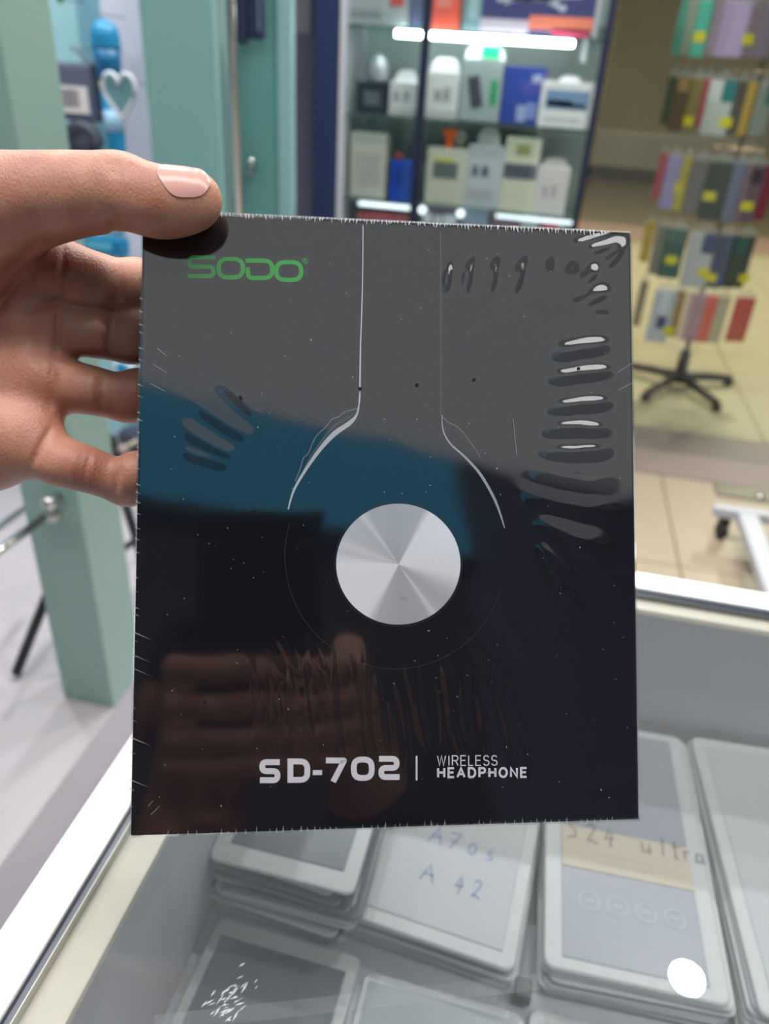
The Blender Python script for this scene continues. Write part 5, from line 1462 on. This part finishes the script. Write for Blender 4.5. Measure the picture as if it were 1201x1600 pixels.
# thumbnail: curved plate laid on the thumb by walking in to the skin
m_nail = mat('finger_nail', (214, 160, 147), 0.25, var=0.04, scale=300)
ta_ = deep(246, 313, 0.2495); tb_ = deep(330, 311, 0.2476)
axv = (tb_ - ta_); Ln = np.linalg.norm(axv); axv /= Ln
tocam = (CAM - (ta_ + tb_) / 2); tocam /= np.linalg.norm(tocam)
sd_ = np.cross(axv, tocam); sd_ /= np.linalg.norm(sd_)
if sd_[2] < 0: sd_ = -sd_
nu, nv = 27, 17
top, bot = [], []
for i in range(nu):
    s = i / (nu - 1)
    for j in range(nv):
        g = j / (nv - 1)
        ed = abs(2 * s - 1)
        wfac = (1 - ed ** (3.2 if s < 0.5 else 4.0) * 0.86)
        phi = math.radians(40 + (g - 0.5) * 92 * wfac)
        dr_ = sd_ * math.cos(phi) + tocam * math.sin(phi)
        cut = 0.0
        base = ta_ + axv * (Ln * (0.07 + cut + s * (0.94 - cut * (1.9 if s > 0.5 else 1))))
        rr0 = 0.016
        for _ in range(14):
            dd = sdf_at(base + dr_ * rr0, hand_prims); rr0 -= dd * 0.9
        lift = 0.00035 + 0.0009 * max(0, s - 0.72) / 0.28
        if rr0 < 0.004: rr0 = 0.0045
        top.append(base + dr_ * (rr0 + lift)); bot.append(base + dr_ * (rr0 - 0.0005))
NVv = np.array(top + bot) - OFF
M0 = nu * nv; Nq = []
for i in range(nu - 1):
    for j in range(nv - 1):
        a = i * nv + j
        Nq += [(a, a + nv, a + nv + 1, a + 1), (M0 + a, M0 + a + 1, M0 + a + nv + 1, M0 + a + nv)]
loop = [j for j in range(nv)] + [i * nv + nv - 1 for i in range(1, nu)] + [(nu - 1) * nv + j for j in range(nv - 2, -1, -1)] + [i * nv for i in range(nu - 2, 0, -1)]
for k in range(len(loop)):
    a, c = loop[k], loop[(k + 1) % len(loop)]
    Nq.append((a, c, M0 + c, M0 + a))
nail = np_object('thumb_nail', NVv, np.array(Nq), m_nail, person)
edge_smooth(nail, 60)

# clothes, hair, eyes
def cloth(name, pr, h_, m, k=0.02):
    allp = np.array([q for p_ in pr for q in ((p_[1], p_[2]) if p_[0] == 'cone' else (np.array(p_[1]) - max(p_[2]), np.array(p_[1]) + max(p_[2])))])
    V_, Q_ = sdf_mesh(pr, allp.min(0) - 0.13, allp.max(0) + 0.13, h_, k)
    return np_object(name, V_ - OFF, Q_, m, person)
A3 = np.array
SL, SR = A3([-0.18, -0.54, 1.20]), A3([0.22, -0.54, 1.20])
sh = [('cone', A3([-0.10, -0.55, 1.17]), A3([0.14, -0.55, 1.17]), 0.085, 0.085, 0.05), ('cone', A3([-0.09, -0.54, 1.04]), A3([0.13, -0.54, 1.04]), 0.115, 0.115, 0.06),
      ('cone', A3([-0.07, -0.53, 0.88]), A3([0.11, -0.53, 0.88]), 0.115, 0.115, 0.06),
      ('cone', SL, ELB, 0.062, 0.050, 0.03), ('cone', ELB, Wm + (ELB - Wm) * 0.16, 0.050, 0.040, 0.02),
      ('cone', SR, RE, 0.062, 0.050, 0.03), ('cone', RE, RW + (RE - RW) * 0.02, 0.050, 0.036, 0.02)]
cloth('shirt', sh, 0.007, mat('dark_navy_cotton', (24, 26, 36), 0.85, var=0.12, scale=40))
lgp = []
for s in (-1, 1):
    lgp += [('cone', A3([0.02 + s * 0.07, -0.53, 0.86]), A3([0.02 + s * 0.09, -0.52, 0.48]), 0.105, 0.07, 0.03), ('cone', A3([0.02 + s * 0.09, -0.52, 0.48]), A3([0.02 + s * 0.10, -0.54, 0.08]), 0.07, 0.052, 0.02)]
cloth('trousers', lgp, 0.010, mat('dark_denim', (34, 38, 52), 0.85, var=0.12, scale=60))
for s in (-1, 1):
    cloth('shoe', [('cone', A3([0.02 + s * 0.10, -0.56, 0.045]), A3([0.02 + s * 0.12, -0.40, 0.036]), 0.045, 0.036, 0.02)], 0.007, m_black_plastic)
hp = [('ell', hd(0, -0.026, 0.048), (0.082, 0.096, 0.092), AX, 0.02), ('ell', hd(0, -0.05, 0.0), (0.080, 0.072, 0.085), AX, 0.02), ('cone', hd(-0.04, 0.05, 0.095), hd(0.04, 0.055, 0.092), 0.026, 0.026, 0.02)]
cloth('hair', hp, 0.005, mat('black_hair', (20, 17, 16), 0.5, var=0.2, scale=200, bump=0.6))
for s in (-1, 1):
    c = hd(s * 0.031, 0.070, 0.008) - OFF
    MB().lathe([(0.001, -0.011)] + [(0.011 * math.cos(a), 0.011 * math.sin(a)) for a in np.linspace(-1.2, 1.2, 7)] + [(0.001, 0.011)], 14, c).build('eye', mat('eye_white', (220, 214, 208), 0.2), person, True)

# the phone in the right hand: its lens is where this picture was taken from
phone = thing('smartphone', 'black smartphone held in the right hand of the photographer', 'phone')
phone.matrix_world = m.copy()
MB().box((-0.073, -0.136, 0.0035), (0.0105, 0.029, 0.0122), 0.003).build('phone_body', mat('black_phone_shell', (10, 11, 14), 0.35), phone)
MB().box((-0.070, -0.131, 0.0122), (0.0075, 0.024, 0.0126)).build('screen', mat('phone_screen', (14, 15, 18), 0.1), phone)
mb = MB(); n = 24
mb.add([(r * math.cos(2 * math.pi * k / n), r * math.sin(2 * math.pi * k / n), z) for r, z in ((0.0085, 0.0036), (0.0085, 0.0020), (0.0062, 0.0018), (0.0058, 0.0028)) for k in range(n)],
       [(i * n + k, i * n + (k + 1) % n, (i + 1) * n + (k + 1) % n, (i + 1) * n + k) for i in range(3) for k in range(n)])
mb.build('lens_ring', m_black_metal, phone, True)
